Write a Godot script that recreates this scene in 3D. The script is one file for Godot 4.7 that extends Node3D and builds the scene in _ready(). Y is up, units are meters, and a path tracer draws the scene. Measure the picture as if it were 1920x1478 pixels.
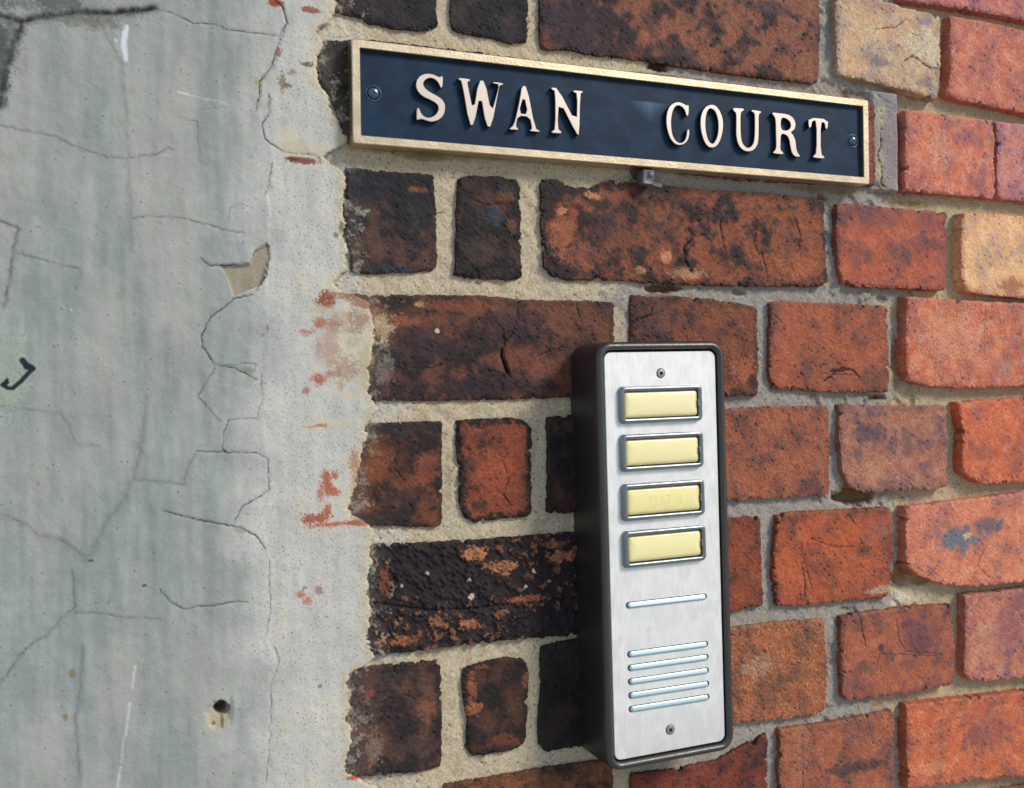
extends Node3D
# A close look at a wall: old brickwork, a grey cement coat on the left, a bronze name plate and a door-entry panel.
# Wall plan in millimetres: x to the right, y up, z out of the wall; (0, 0) of the plan is EYE metres above the pavement.

const MM := 0.001
const EYE := 1.45
# the sheet of brick and mortar colour
const BX := -135.0
const BY := 380.0
const BP := 2.2
const BW := 1330
const BH := 1720
# the sheet of cement colour
const CX := -350.0
const CY := 268.0
const CP := 3.2
const CW := 864
const CH := 1696

var _bricks: Array[Dictionary] = []
var _edge: PackedFloat32Array
var _lip: PackedFloat32Array
var _spall: PackedFloat32Array
var _na: PackedByteArray
var _nb: PackedByteArray
var _nc: PackedByteArray
var _nd: PackedByteArray
var _pit: PackedByteArray
var _fis: PackedByteArray
var _fisd: PackedByteArray
var _gou: PackedByteArray
var _under: PackedByteArray
var _brick_rgb: PackedByteArray
var _brick_bump: PackedByteArray
var _mortar_rgb: PackedByteArray
var _mortar_bump: PackedByteArray
var _ca: PackedByteArray
var _cb: PackedByteArray
var _cc: PackedByteArray
var _cw: PackedByteArray
var _cs: PackedByteArray
var _cd: PackedByteArray
var _crack: PackedByteArray
var _soft: PackedByteArray
var _crack_deep: PackedByteArray
var _cem_rgb: PackedByteArray
var _edge_far: PackedFloat32Array
var _edge_row: PackedFloat32Array
var _lip_row: PackedFloat32Array
var _letters: Array[Dictionary] = []
var _wall: Node3D
var _coat: Node3D
var _plate: Node3D
var _mortar_stains: Array[Array] = []
var _brick_stains: Array[Array] = []
var M := {}


func _ready() -> void:
	var cam := Camera3D.new()
	cam.name = "camera"
	var fwd := Vector3(sin(deg_to_rad(22.5)), 0, -cos(deg_to_rad(22.5)))
	var across := Vector3(cos(deg_to_rad(22.5)), 0, sin(deg_to_rad(22.5)))
	var roll := deg_to_rad(0.6)
	var right := across * cos(roll) - Vector3.UP * sin(roll)
	var up := Vector3.UP * cos(roll) + across * sin(roll)
	cam.transform = Transform3D(Basis(right, up, -fwd), Vector3(-246.95 * MM, EYE, 596.2 * MM))
	cam.fov = 42.064
	cam.near = 0.02
	cam.far = 200.0
	var optics := CameraAttributesPhysical.new()
	optics.frustum_focal_length = 31.212
	optics.frustum_focus_distance = 0.69
	optics.frustum_near = 0.02
	optics.frustum_far = 200.0
	optics.exposure_aperture = 8.0
	cam.attributes = optics
	cam.current = true
	add_child(cam)
	var env := Environment.new()
	env.background_mode = Environment.BG_SKY
	var pan := ProceduralSkyMaterial.new()
	pan.sky_top_color = Color(0.66, 0.78, 0.92)
	pan.sky_horizon_color = Color(0.95, 0.97, 0.99)
	pan.sky_curve = 0.14
	pan.sky_energy_multiplier = 0.69
	pan.ground_bottom_color = Color(0.42, 0.41, 0.40)
	pan.ground_horizon_color = Color(0.62, 0.62, 0.62)
	pan.ground_curve = 0.06
	pan.sun_angle_max = 40.0
	pan.sun_curve = 0.12
	var sky := Sky.new()
	sky.sky_material = pan
	env.sky = sky
	env.tonemap_mode = Environment.TONE_MAPPER_LINEAR
	env.tonemap_exposure = 1.9
	env.sdfgi_enabled = true
	env.ssao_enabled = true
	env.ssil_enabled = true
	var we := WorldEnvironment.new()
	we.name = "world_environment"
	we.environment = env
	add_child(we)
	var sun := DirectionalLight3D.new()
	sun.name = "sun"
	sun.light_energy = 0.5
	sun.light_color = Color(1.0, 0.975, 0.94)
	sun.light_angular_distance = 17.0
	sun.shadow_enabled = true
	add_child(sun)
	var from := Vector3(0.62, 0.64, 0.62).normalized()
	sun.look_at_from_position(from * 20.0, Vector3.ZERO, Vector3.UP)

	make_materials()
	make_noises()
	build_ground()
	set_outlines()
	build_brick_wall()
	build_cement_coat()
	build_name_plate()
	build_entry_panel()
	build_wall_clip()


# ---------------------------------------------------------------- helpers

func tag(o: Node3D, label: String, category: String, group := "") -> void:
	o.set_meta("label", label)
	o.set_meta("category", category)
	o.set_meta("kind", "thing")
	if group:
		o.set_meta("group", group)


func thing(called: String, label: String, category: String, at: Vector3, turn := 0.0) -> Node3D:
	var o := Node3D.new()
	o.name = called
	o.position = at
	o.rotation.z = turn
	add_child(o, true)
	tag(o, label, category)
	return o


func part(called: String, mesh: Mesh, material: Material, parent: Node3D, at := Vector3.ZERO) -> MeshInstance3D:
	var o := MeshInstance3D.new()
	o.name = called
	o.mesh = mesh
	o.material_override = material
	o.position = at
	parent.add_child(o, true)
	return o


func numbered(called: String, n: int) -> String:
	return called if n == 0 else "%s_%03d" % [called, n]


func mat(color: Color, rough: float, metal := 0.0) -> StandardMaterial3D:
	var m := StandardMaterial3D.new()
	m.albedo_color = color
	m.roughness = rough
	m.metallic = metal
	return m


func noise_image(sd: int, kind: int, per_mm: float, octaves: int, w: int, h: int, ppm: float, gain := 0.5) -> Image:
	var n := FastNoiseLite.new()
	n.seed = sd
	n.noise_type = kind
	n.frequency = per_mm / ppm
	n.fractal_octaves = octaves
	n.fractal_gain = gain
	n.fractal_type = FastNoiseLite.FRACTAL_FBM if octaves > 1 else FastNoiseLite.FRACTAL_NONE
	if kind == FastNoiseLite.TYPE_CELLULAR:
		n.cellular_return_type = FastNoiseLite.RETURN_DISTANCE
		n.cellular_jitter = 1.0
	return n.get_image(w, h, false, false, true)


func tex(bytes: PackedByteArray, w: int, h: int, format: int) -> ImageTexture:
	return ImageTexture.create_from_image(Image.create_from_data(w, h, false, format, bytes))


func sm(a: float, b: float, x: float) -> float:
	var t := clampf((x - a) / (b - a), 0.0, 1.0)
	return t * t * (3.0 - 2.0 * t)


func arrays_mesh(v: PackedVector3Array, n: PackedVector3Array, uv: PackedVector2Array, idx: PackedInt32Array) -> ArrayMesh:
	var a := []
	a.resize(Mesh.ARRAY_MAX)
	a[Mesh.ARRAY_VERTEX] = v
	a[Mesh.ARRAY_NORMAL] = n
	if uv.size():
		a[Mesh.ARRAY_TEX_UV] = uv
	a[Mesh.ARRAY_INDEX] = idx
	var m := ArrayMesh.new()
	m.add_surface_from_arrays(Mesh.PRIMITIVE_TRIANGLES, a)
	return m


func mottled(sd: int, a: Color, b: Color) -> NoiseTexture2D:
	var t := NoiseTexture2D.new()
	t.width = 512
	t.height = 512
	t.seamless = true
	var f := FastNoiseLite.new()
	f.seed = sd
	f.frequency = 0.012
	f.fractal_octaves = 6
	f.fractal_gain = 0.6
	t.noise = f
	var g := Gradient.new()
	g.set_color(0, a)
	g.set_color(1, b)
	t.color_ramp = g
	return t


# ---------------------------------------------------------------- materials

func make_materials() -> void:
	M.steel = mat(Color(0.90, 0.90, 0.90), 0.38, 1.0)
	M.chrome = mat(Color(0.55, 0.575, 0.605), 0.34, 1.0)
	M.housing = mat(Color(0.345, 0.34, 0.332), 0.40, 0.85)
	M.lens = mat(Color(0.96, 0.90, 0.60), 0.30)
	M.lens_print = mat(Color(0.930, 0.870, 0.595), 0.32)
	M.bronze = mat(Color(0.93, 0.80, 0.66), 0.36, 1.0)
	M.letter = mat(Color(0.79, 0.735, 0.685), 0.40, 1.0)
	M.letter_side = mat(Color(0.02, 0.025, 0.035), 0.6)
	M.navy = mat(Color(0.105, 0.20, 0.33), 0.5)
	M.navy.metallic_specular = 0.3
	M.screw = mat(Color(0.34, 0.43, 0.52), 0.25, 0.9)
	M.steel_screw = mat(Color(0.72, 0.71, 0.69), 0.35, 1.0)
	M.navy_ring = mat(Color(0.16, 0.26, 0.38), 0.35)
	M.louvre = mat(Color(0.60, 0.68, 0.72), 0.42, 1.0)
	M.slot_shade = mat(Color(0.16, 0.17, 0.18), 0.6)
	M.black = mat(Color(0.03, 0.03, 0.035), 0.7)
	M.lead = mat(Color(0.44, 0.445, 0.45), 0.5, 0.3)
	# brushed upright grain, with faint smears
	var g := noise_image(11, FastNoiseLite.TYPE_SIMPLEX, 0.9, 3, 256, 40, 3.0)
	g.resize(256, 512, Image.INTERPOLATE_CUBIC)
	var rough := noise_image(12, FastNoiseLite.TYPE_SIMPLEX, 0.035, 4, 256, 512, 3.0)
	var gd := g.get_data()
	var rd := rough.get_data()
	var rgb := PackedByteArray()
	rgb.resize(256 * 512 * 3)
	var rr := PackedByteArray()
	rr.resize(256 * 512)
	for i in 256 * 512:
		var px := (i % 256) / 255.0
		var py := (i / 256) / 511.0
		var k := (gd[i] - 128) * 0.06 + (rd[i] - 128) * 0.06
		# water marks run down below the buttons and the slots, dust gathers along the bottom
		var run := sm(0.56, 0.80, gd[i] / 255.0) * (sm(0.64, 0.66, py) * (1.0 - sm(0.66, 0.80, py)) + sm(0.30, 0.32, py) * (1.0 - sm(0.31, 0.345, py)) + sm(0.905, 0.91, py) * 0.6)
		k -= run * 26.0 * sm(0.08, 0.2, px) * (1.0 - sm(0.85, 0.95, px))
		k -= sm(0.55, 0.8, rd[i] / 255.0 + 0.35 * sm(0.86, 1.0, py)) * 15.0
		rgb[i * 3] = clampi(int(246 + k), 0, 255)
		rgb[i * 3 + 1] = clampi(int(244 + k), 0, 255)
		rgb[i * 3 + 2] = clampi(int(239 + k), 0, 255)
		rr[i] = clampi(int(120 + run * 40.0 + (gd[i] - 128) * 0.10 + (rd[i] - 128) * 0.12), 0, 255)
	M.steel.albedo_color = Color.WHITE
	M.steel.albedo_texture = tex(rgb, 256, 512, Image.FORMAT_RGB8)
	M.steel.metallic = 0.5
	M.steel.roughness = 1.0
	M.steel.roughness_texture = tex(rr, 256, 512, Image.FORMAT_L8)
	# powder-coat grain on the housing
	var h := noise_image(13, FastNoiseLite.TYPE_SIMPLEX, 1.1, 3, 512, 512, 4.0)
	M.housing.heightmap_enabled = true
	M.housing.heightmap_texture = ImageTexture.create_from_image(h)
	M.housing.heightmap_scale = 0.015
	M.housing.uv1_triplanar = true
	M.housing.uv1_scale = Vector3(8, 8, 8)
	# cast bronze, slightly mottled
	var b := noise_image(14, FastNoiseLite.TYPE_SIMPLEX, 0.5, 4, 512, 512, 4.0)
	var bm := NoiseTexture2D.new()
	bm.width = 512
	bm.height = 512
	var bn := FastNoiseLite.new()
	bn.seed = 15
	bn.frequency = 0.02
	bn.fractal_octaves = 5
	bm.noise = bn
	var ramp := Gradient.new()
	ramp.set_color(0, Color(0.77, 0.685, 0.56))
	ramp.set_color(1, Color(0.90, 0.82, 0.70))
	bm.color_ramp = ramp
	M.bronze.albedo_color = Color.WHITE
	M.bronze.albedo_texture = bm
	M.bronze.uv1_triplanar = true
	M.bronze.uv1_scale = Vector3(6, 6, 6)
	M.bronze.heightmap_enabled = true
	M.bronze.heightmap_texture = ImageTexture.create_from_image(b)
	M.bronze.heightmap_scale = 0.006
	# paint of the plate: rubbed and dusty
	var pn := noise_image(16, FastNoiseLite.TYPE_SIMPLEX, 0.03, 5, 1024, 192, 2.6, 0.6).get_data()
	var pf := noise_image(17, FastNoiseLite.TYPE_SIMPLEX, 0.8, 2, 1024, 192, 2.6).get_data()
	var pc := PackedByteArray()
	pc.resize(1024 * 192 * 3)
	for j in 192:
		for i in 1024:
			var x := (i / 1024.0 - 0.5) * 372.0
			var y := (0.5 - j / 192.0) * 52.0
			var a := pn[j * 1024 + i] / 255.0
			var f := pf[j * 1024 + i] / 255.0
			# the pale rub between the two words
			var u := absf(x - 10.0) / 17.0
			var w := clampf((y + 2.0) / 14.0, 0.0, 1.0) * (1.0 - sm(12.0, 14.0, y))
			var rub := clampf(1.0 - u / maxf(w + 0.1, 0.1), 0.0, 1.0) * w * (0.35 + 0.65 * f) * 0.95
			var spot := sm(0.80, 0.90, f) * 0.25 * sm(0.45, 0.7, a) * sm(-60.0, 60.0, x)
			var c := Color(0.052, 0.145, 0.225).lerp(Color(0.088, 0.20, 0.295), sm(0.35, 0.75, a) * 0.7 + 0.12 * f)
			c = c.lerp(Color(0.48, 0.56, 0.66), clampf(rub + spot, 0.0, 0.7))
			var o := (j * 1024 + i) * 3
			pc[o] = int(c.r * 255.0)
			pc[o + 1] = int(c.g * 255.0)
			pc[o + 2] = int(c.b * 255.0)
	M.navy.albedo_color = Color.WHITE
	M.navy.albedo_texture = tex(pc, 1024, 192, Image.FORMAT_RGB8)


# ---------------------------------------------------------------- noises shared by brick, mortar and cement

func make_noises() -> void:
	var S := FastNoiseLite.TYPE_SIMPLEX_SMOOTH
	_na = noise_image(1, S, 0.034, 5, BW, BH, BP, 0.55).get_data()
	_nb = noise_image(2, S, 0.11, 4, BW, BH, BP, 0.6).get_data()
	_nc = noise_image(3, S, 0.42, 3, BW, BH, BP, 0.65).get_data()
	_nd = noise_image(4, S, 0.075, 5, BW, BH, BP, 0.6).get_data()
	_pit = noise_image(5, FastNoiseLite.TYPE_CELLULAR, 0.17, 1, BW, BH, BP).get_data()
	_fis = PackedByteArray()
	_fis.resize(BW * BH)
	_fisd = _fis.duplicate()
	_gou = _fis.duplicate()
	_ca = noise_image(6, S, 0.016, 5, CW, CH, CP, 0.55).get_data()
	_cb = noise_image(7, S, 0.09, 4, CW, CH, CP, 0.6).get_data()
	_cc = noise_image(8, S, 0.55, 3, CW, CH, CP, 0.65).get_data()
	var st := noise_image(9, S, 0.11, 4, CW, 210, CP, 0.5)
	st.resize(CW, CH, Image.INTERPOLATE_CUBIC)
	_cs = st.get_data()
	var broad := noise_image(19, S, 0.030, 4, CW, 260, CP, 0.55)
	broad.resize(CW, CH, Image.INTERPOLATE_CUBIC)
	_cw = broad.get_data()
	_cd = noise_image(10, FastNoiseLite.TYPE_CELLULAR, 0.12, 1, CW, CH, CP).get_data()
	_crack = PackedByteArray()
	_crack.resize(CW * CH)
	_soft = _crack.duplicate()
	_crack_deep = _crack.duplicate()


func at_brick(x: float, y: float) -> int:
	return clampi(int((BY - y) * BP), 0, BH - 1) * BW + clampi(int((x - BX) * BP), 0, BW - 1)


func at_cem(x: float, y: float) -> int:
	return clampi(int((CY - y) * CP), 0, CH - 1) * CW + clampi(int((x - CX) * CP), 0, CW - 1)


# a wandering line stamped into byte sheets
func stroke(pts: Array, wide: float, sheet: PackedByteArray, level: int, x0: float, y0: float, ppm: float, w: int, h: int, wander: float, sharp: bool) -> PackedByteArray:
	var r := RandomNumberGenerator.new()
	r.seed = int(absf(pts[0] * 31.0 + pts[1] * 57.0)) + 7
	var line := PackedVector2Array()
	for i in range(0, pts.size() - 2, 2):
		var p := Vector2(pts[i], pts[i + 1])
		var q := Vector2(pts[i + 2], pts[i + 3])
		var n := maxi(1, int(p.distance_to(q) / 1.6))
		for k in n:
			var j := Vector2(r.randf_range(-1, 1), r.randf_range(-1, 1)) * (wander if k or i else 0.0)
			line.append(p.lerp(q, float(k) / n) + j)
	line.append(Vector2(pts[pts.size() - 2], pts[pts.size() - 1]))
	var last := line.size() - 1
	for i in last:
		var p := line[i]
		var q := line[i + 1]
		var ends := minf(1.0, minf(i + 1.0, last - i) / 6.0) if sharp else 1.0
		var rad := wide * 0.5 * (0.45 + 0.55 * ends) * (r.randf_range(0.4, 1.6) if sharp else 1.0) + 0.12
		var a := Vector2(minf(p.x, q.x) - rad, maxf(p.y, q.y) + rad)
		var b := Vector2(maxf(p.x, q.x) + rad, minf(p.y, q.y) - rad)
		for iy in range(maxi(0, int((y0 - a.y) * ppm)), mini(h - 1, int((y0 - b.y) * ppm) + 1) + 1):
			for ix in range(maxi(0, int((a.x - x0) * ppm)), mini(w - 1, int((b.x - x0) * ppm) + 1) + 1):
				var c := Vector2(x0 + (ix + 0.5) / ppm, y0 - (iy + 0.5) / ppm)
				var d := Geometry2D.get_closest_point_to_segment(c, p, q).distance_to(c) / rad
				if d < 1.0:
					var v := int(level * (1.0 - d * d) if sharp else level * (1.0 - d) * (1.0 - d) * (3.0 - 2.0 * (1.0 - d)))
					var o := iy * w + ix
					if v > sheet[o]:
						sheet[o] = v
	return sheet


func row_table(poly: PackedFloat32Array, along: int, start: float, step: float, n: int) -> PackedFloat32Array:
	var out := PackedFloat32Array()
	out.resize(n)
	var count := poly.size() / 2
	for i in n:
		var t := start + step * i
		var found := false
		for k in count - 1:
			var a := poly[k * 2 + along]
			var b := poly[k * 2 + 2 + along]
			if (a - t) * (b - t) <= 0.0:
				var u := 0.5 if absf(b - a) < 0.0001 else (t - a) / (b - a)
				out[i] = lerpf(poly[k * 2 + 1 - along], poly[k * 2 + 3 - along], u)
				found = true
				break
		if not found:
			var e := 0 if absf(poly[along] - t) < absf(poly[(count - 1) * 2 + along] - t) else count - 1
			out[i] = poly[e * 2 + 1 - along]
	return out


# ---------------------------------------------------------------- ground

func build_ground() -> void:
	var g := MeshInstance3D.new()
	g.name = "pavement"
	var p := PlaneMesh.new()
	p.size = Vector2(120, 120)
	g.mesh = p
	var m := mat(Color(0.36, 0.355, 0.35), 0.85)
	var n := NoiseTexture2D.new()
	n.width = 512
	n.height = 512
	n.seamless = true
	var f := FastNoiseLite.new()
	f.seed = 21
	f.frequency = 0.03
	f.fractal_octaves = 5
	n.noise = f
	var r := Gradient.new()
	r.set_color(0, Color(0.60, 0.60, 0.59))
	r.set_color(1, Color(0.70, 0.69, 0.67))
	n.color_ramp = r
	m.albedo_color = Color.WHITE
	m.albedo_texture = n
	m.uv1_scale = Vector3(60, 60, 60)
	g.material_override = m
	g.set_meta("kind", "structure")
	add_child(g)


# ---------------------------------------------------------------- brick wall

func set_outlines() -> void:
	_edge = PackedFloat32Array([-108.9, 251.6, -109.1, 232.8, -113.0, 219.7, -119.4, 215.2, -120.0, 212.0, -117.6, 207.9, -118.3, 200.3, -120.8, 194.4, -122.2, 187.5, -119.7, 183.0, -114.1, 175.8, -110.4, 166.8, -107.4, 157.7, -103.6, 151.1, -105.9, 147.8, -113.2, 143.4, -118.3, 139.6, -114.5, 136.7, -105.1, 134.6, -105.2, 124.9, -106.0, 107.5, -104.8, 95.0, -103.1, 79.4, -102.8, 73.7, -109.6, 70.3, -112.8, 65.2, -105.2, 60.4, -92.4, 57.0, -88.6, 45.0, -88.1, 32.3, -91.2, 16.4, -92.9, 4.4, -89.8, -2.0, -87.2, -7.4, -89.2, -12.2, -93.2, -17.5, -94.6, -27.9, -97.9, -40.4, -100.6, -49.8, -102.6, -59.1, -103.4, -69.2, -93.8, -77.0, -88.0, -79.9, -90.3, -82.9, -91.8, -100.9, -93.6, -116.6, -91.8, -129.4, -93.6, -145.1, -90.8, -154.9, -90.8, -159.0, -97.3, -161.1, -105.3, -162.1, -106.1, -172.1, -104.2, -178.6, -106.6, -190.9, -103.2, -200.8, -106.5, -212.9, -108.2, -222.7, -95.5, -229.7, -79.2, -239.2, -77.9, -274.6])
	_lip = PackedFloat32Array([-136.3, 246.9, -138.1, 228.3, -139.4, 214.3, -144.4, 199.9, -150.6, 180.8, -155.0, 165.2, -151.0, 150.4, -146.6, 138.5, -147.5, 133.9, -151.3, 116.8, -149.3, 104.8, -150.0, 92.5, -150.2, 80.4, -151.8, 68.1, -151.9, 55.9, -149.8, 31.6, -152.5, 1.2, -154.2, -17.1, -152.0, -35.4, -151.3, -53.7, -154.8, -77.8, -150.5, -93.3, -151.6, -120.6, -153.9, -138.6, -146.6, -153.1, -151.2, -166.3, -152.0, -184.5, -153.1, -205.6, -154.3, -260.1])
	_spall = PackedFloat32Array([-187.4, 76.2, -177.9, 73.9, -161.2, 75.4, -158.7, 83.1, -152.7, 87.0, -150.0, 88.0, -149.8, 79.8, -152.3, 69.1, -154.8, 63.8, -163.7, 59.9, -170.2, 56.7, -173.6, 66.8, -176.5, 72.4])
	_edge_far = row_table(_edge, 1, BY, -1.0 / BP, BH)


func brick(top: Array, right: Array, bottom: Array, left: Array, look: Dictionary) -> void:
	var d := look.duplicate()
	d.top = PackedFloat32Array(top)
	d.right = PackedFloat32Array(right)
	d.bottom = PackedFloat32Array(bottom)
	d.left = PackedFloat32Array(left)
	var lo := Vector2(1e9, 1e9)
	var hi := -lo
	for s in [d.top, d.right, d.bottom, d.left]:
		for i in range(0, s.size(), 2):
			lo = lo.min(Vector2(s[i], s[i + 1]))
			hi = hi.max(Vector2(s[i], s[i + 1]))
	d.lo = lo
	d.hi = hi
	_bricks.append(d)


func fissure(pts: Array, wide: float, deep: float) -> void:
	_fis = stroke(pts, wide, _fis, 255, BX, BY, BP, BW, BH, 0.45, true)
	_fisd = stroke(pts, wide * 1.2, _fisd, int(minf(255.0, deep * 50.0)), BX, BY, BP, BW, BH, 0.0, true)


func gouge(x: float, y: float, rx: float, ry: float, deep: float) -> void:
	for iy in range(maxi(0, int((BY - y - ry * 1.5) * BP)), mini(BH - 1, int((BY - y + ry * 1.5) * BP)) + 1):
		for ix in range(maxi(0, int((x - rx * 1.5 - BX) * BP)), mini(BW - 1, int((x + rx * 1.5 - BX) * BP)) + 1):
			var o := iy * BW + ix
			var u := (BX + ix / BP - x) / rx
			var v := (BY - iy / BP - y) / ry
			var d := 1.0 - sqrt(u * u + v * v) + (_nb[o] / 255.0 - 0.5) * 1.1
			var k := int(clampf(d * 2.2, 0.0, 1.0) * deep * 25.0)
			if k > _gou[o]:
				_gou[o] = k


func mortar_stain(x: float, y: float, rx: float, ry: float, color: String, share: float) -> void:
	_mortar_stains.append([x, y, rx, ry, Color(color), share])


func paint_brick(d: Dictionary) -> void:
	var base := Color(d.base)
	var second := Color(d.second)
	var dark := Color(d.dark)
	var fleck := Color(d.fleck)
	var burnt: float = d.burnt
	var lean: Vector2 = d.lean
	var flecks: float = d.flecks
	var rim: float = d.rim
	var flaky: bool = d.flaky
	var lo: Vector2 = d.lo
	var hi: Vector2 = d.hi
	var mid := (lo + hi) * 0.5
	var half := (hi - lo) * 0.5
	var ix0 := maxi(0, int((lo.x - 3.0 - BX) * BP))
	var ix1 := mini(BW - 1, int((hi.x + 3.0 - BX) * BP))
	var iy0 := maxi(0, int((BY - hi.y - 3.0) * BP))
	var iy1 := mini(BH - 1, int((BY - lo.y + 3.0) * BP))
	if ix1 <= ix0 or iy1 <= iy0:
		return
	var L := row_table(d.left, 1, BY - iy0 / BP, -1.0 / BP, iy1 - iy0 + 1)
	var R := row_table(d.right, 1, BY - iy0 / BP, -1.0 / BP, iy1 - iy0 + 1)
	var T := row_table(d.top, 0, BX + ix0 / BP, 1.0 / BP, ix1 - ix0 + 1)
	var B := row_table(d.bottom, 0, BX + ix0 / BP, 1.0 / BP, ix1 - ix0 + 1)
	if lo.x < 60.0:
		burnt += 0.06
		dark = dark.darkened(0.18)
	burnt *= 1.0 - 0.30 * sm(100.0, 300.0, lo.x)
	var fine := 1.0 - 0.45 * sm(100.0, 300.0, lo.x)
	var cut := 0.5 + (0.5 - burnt) * 0.62
	var soft := 0.17 if lo.x > 100.0 else 0.14
	var deepest := 0.72 if lo.x > 100.0 else 0.90
	for iy in range(iy0, iy1 + 1):
		var y := BY - iy / BP
		var gy := (y - mid.y) / half.y
		for ix in range(ix0, ix1 + 1):
			var o := iy * BW + ix
			var x := BX + ix / BP
			var a := _na[o] * 0.003921569
			var b := _nb[o] * 0.003921569
			var c := _nc[o] * 0.003921569
			var e := _nd[o] * 0.003921569
			var pit := _pit[o] * 0.003921569
			var edge := maxf(0.0, minf(minf(x - L[iy - iy0], R[iy - iy0] - x), minf(T[ix - ix0] - y, y - B[ix - ix0])))
			_under[o] = 1 if edge > 3.0 else _under[o]
			var col := base.lerp(second, sm(0.30, 0.72, e * 0.6 + c * 0.4))
			# hue drifts a little towards mauve in places
			col = col.lerp(Color(col.r * 0.80, col.g * 0.84, col.b * 1.02), sm(0.46, 0.66, a * 0.5 + b * 0.5) * 0.9)
			var q := a * 0.48 + b * 0.17 + e * 0.35
			var m := sm(cut - soft, cut + soft, q + lean.x * 0.34 * (x - mid.x) / half.x + lean.y * -0.34 * gy + (c - 0.5) * 0.16)
			col = col.lerp(dark, m * deepest)
			col = col.lerp(dark, sm(0.58, 0.74, c * 0.45 + b * 0.55) * 0.45 * minf(1.0, burnt * 1.6))
			# burnt rim
			var k := 1.0 - sm(0.4, 5.5, edge + (b - 0.5) * 9.0 + (c - 0.5) * 3.0)
			col = col.lerp(dark, k * rim)
			# pale scuffs and flakes
			if flaky:
				var fl := sm(0.555, 0.60, b * 0.42 + c * 0.16 + e * 0.42 + 0.07 * gy * clampf((x + 10.0) / 40.0, -1.0, 1.0) - 0.02)
				col = col.lerp(fleck, fl * flecks)
				col = col.lerp(Color(0.80, 0.74, 0.68), sm(0.83, 0.90, c) * sm(0.5, 0.6, e) * 0.9)
			else:
				col = col.lerp(fleck, sm(0.56, 0.76, lerpf(e, c, 0.75 * fine)) * flecks * (1.0 - 0.75 * m))
				col = col.lerp(fleck, sm(0.80, 0.90, c) * minf(1.0, flecks * 1.8) * 0.5 * fine)
			# light arris worn off the edges
			col = col.lerp(fleck.lerp(base, 0.55), (1.0 - sm(0.2, 1.6, edge + (c - 0.5) * 1.6)) * 0.30 * (1.0 - rim))
			# pits: small dark holes, thinned out by the coarse noise
			var hole := (1.0 - sm(0.035, 0.12, pit)) * sm(0.52, 0.64, b * 0.5 + a * 0.5 + 0.03)
			col = col.lerp(dark.darkened(0.25), hole * 0.75)
			# thin cement smeared over the ends next to the coat
			var over := x - _edge_far[iy]
			if over < 26.0:
				var sme := sm(0.50, 0.62, b * 0.40 + c * 0.25 + e * 0.35 - clampf(over, 0.0, 26.0) * 0.0085 + 0.055)
				col = col.lerp(Color(0.74, 0.70, 0.62), sme * 0.80)
				col = col.lerp(Color(0.55, 0.51, 0.47), (1.0 - sm(0.0, 14.0, over + (b - 0.5) * 14.0)) * 0.35)
			col = col.lerp(dark, sm(0.70, 0.84, _nc[(o + 57 * BW + 33) % (BW * BH)] * 0.003921569) * 0.55 * fine)
			var grain := (0.79 + 0.34 * (c - 0.5) * fine + 0.24 * (b - 0.5) + 0.12) * (0.86 if lo.x < 100.0 else 1.0 + 0.09 * sm(200.0, 330.0, lo.x))
			var f := _fis[o] * 0.003921569
			col = col.lerp(Color(0.13, 0.10, 0.10), f * 0.85)
			o *= 3
			_brick_rgb[o] = clampi(int(col.r * grain * 255.0), 0, 255)
			_brick_rgb[o + 1] = clampi(int(col.g * grain * 255.0), 0, 255)
			_brick_rgb[o + 2] = clampi(int(col.b * grain * 255.0), 0, 255)
			o /= 3
			_brick_bump[o] = clampi(int(120.0 + (c - 0.5) * 190.0 + (b - 0.5) * 40.0 - hole * 90.0 - f * 110.0 + (m - 0.5) * 14.0), 0, 255)


func samples(poly: PackedFloat32Array, n: int) -> PackedVector2Array:
	var c := Curve2D.new()
	for i in range(0, poly.size(), 2):
		c.add_point(Vector2(poly[i], poly[i + 1]))
	c.bake_interval = 0.8
	var total := c.get_baked_length()
	var out := PackedVector2Array()
	for i in n + 1:
		out.append(c.sample_baked(total * i / n))
	return out


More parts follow.
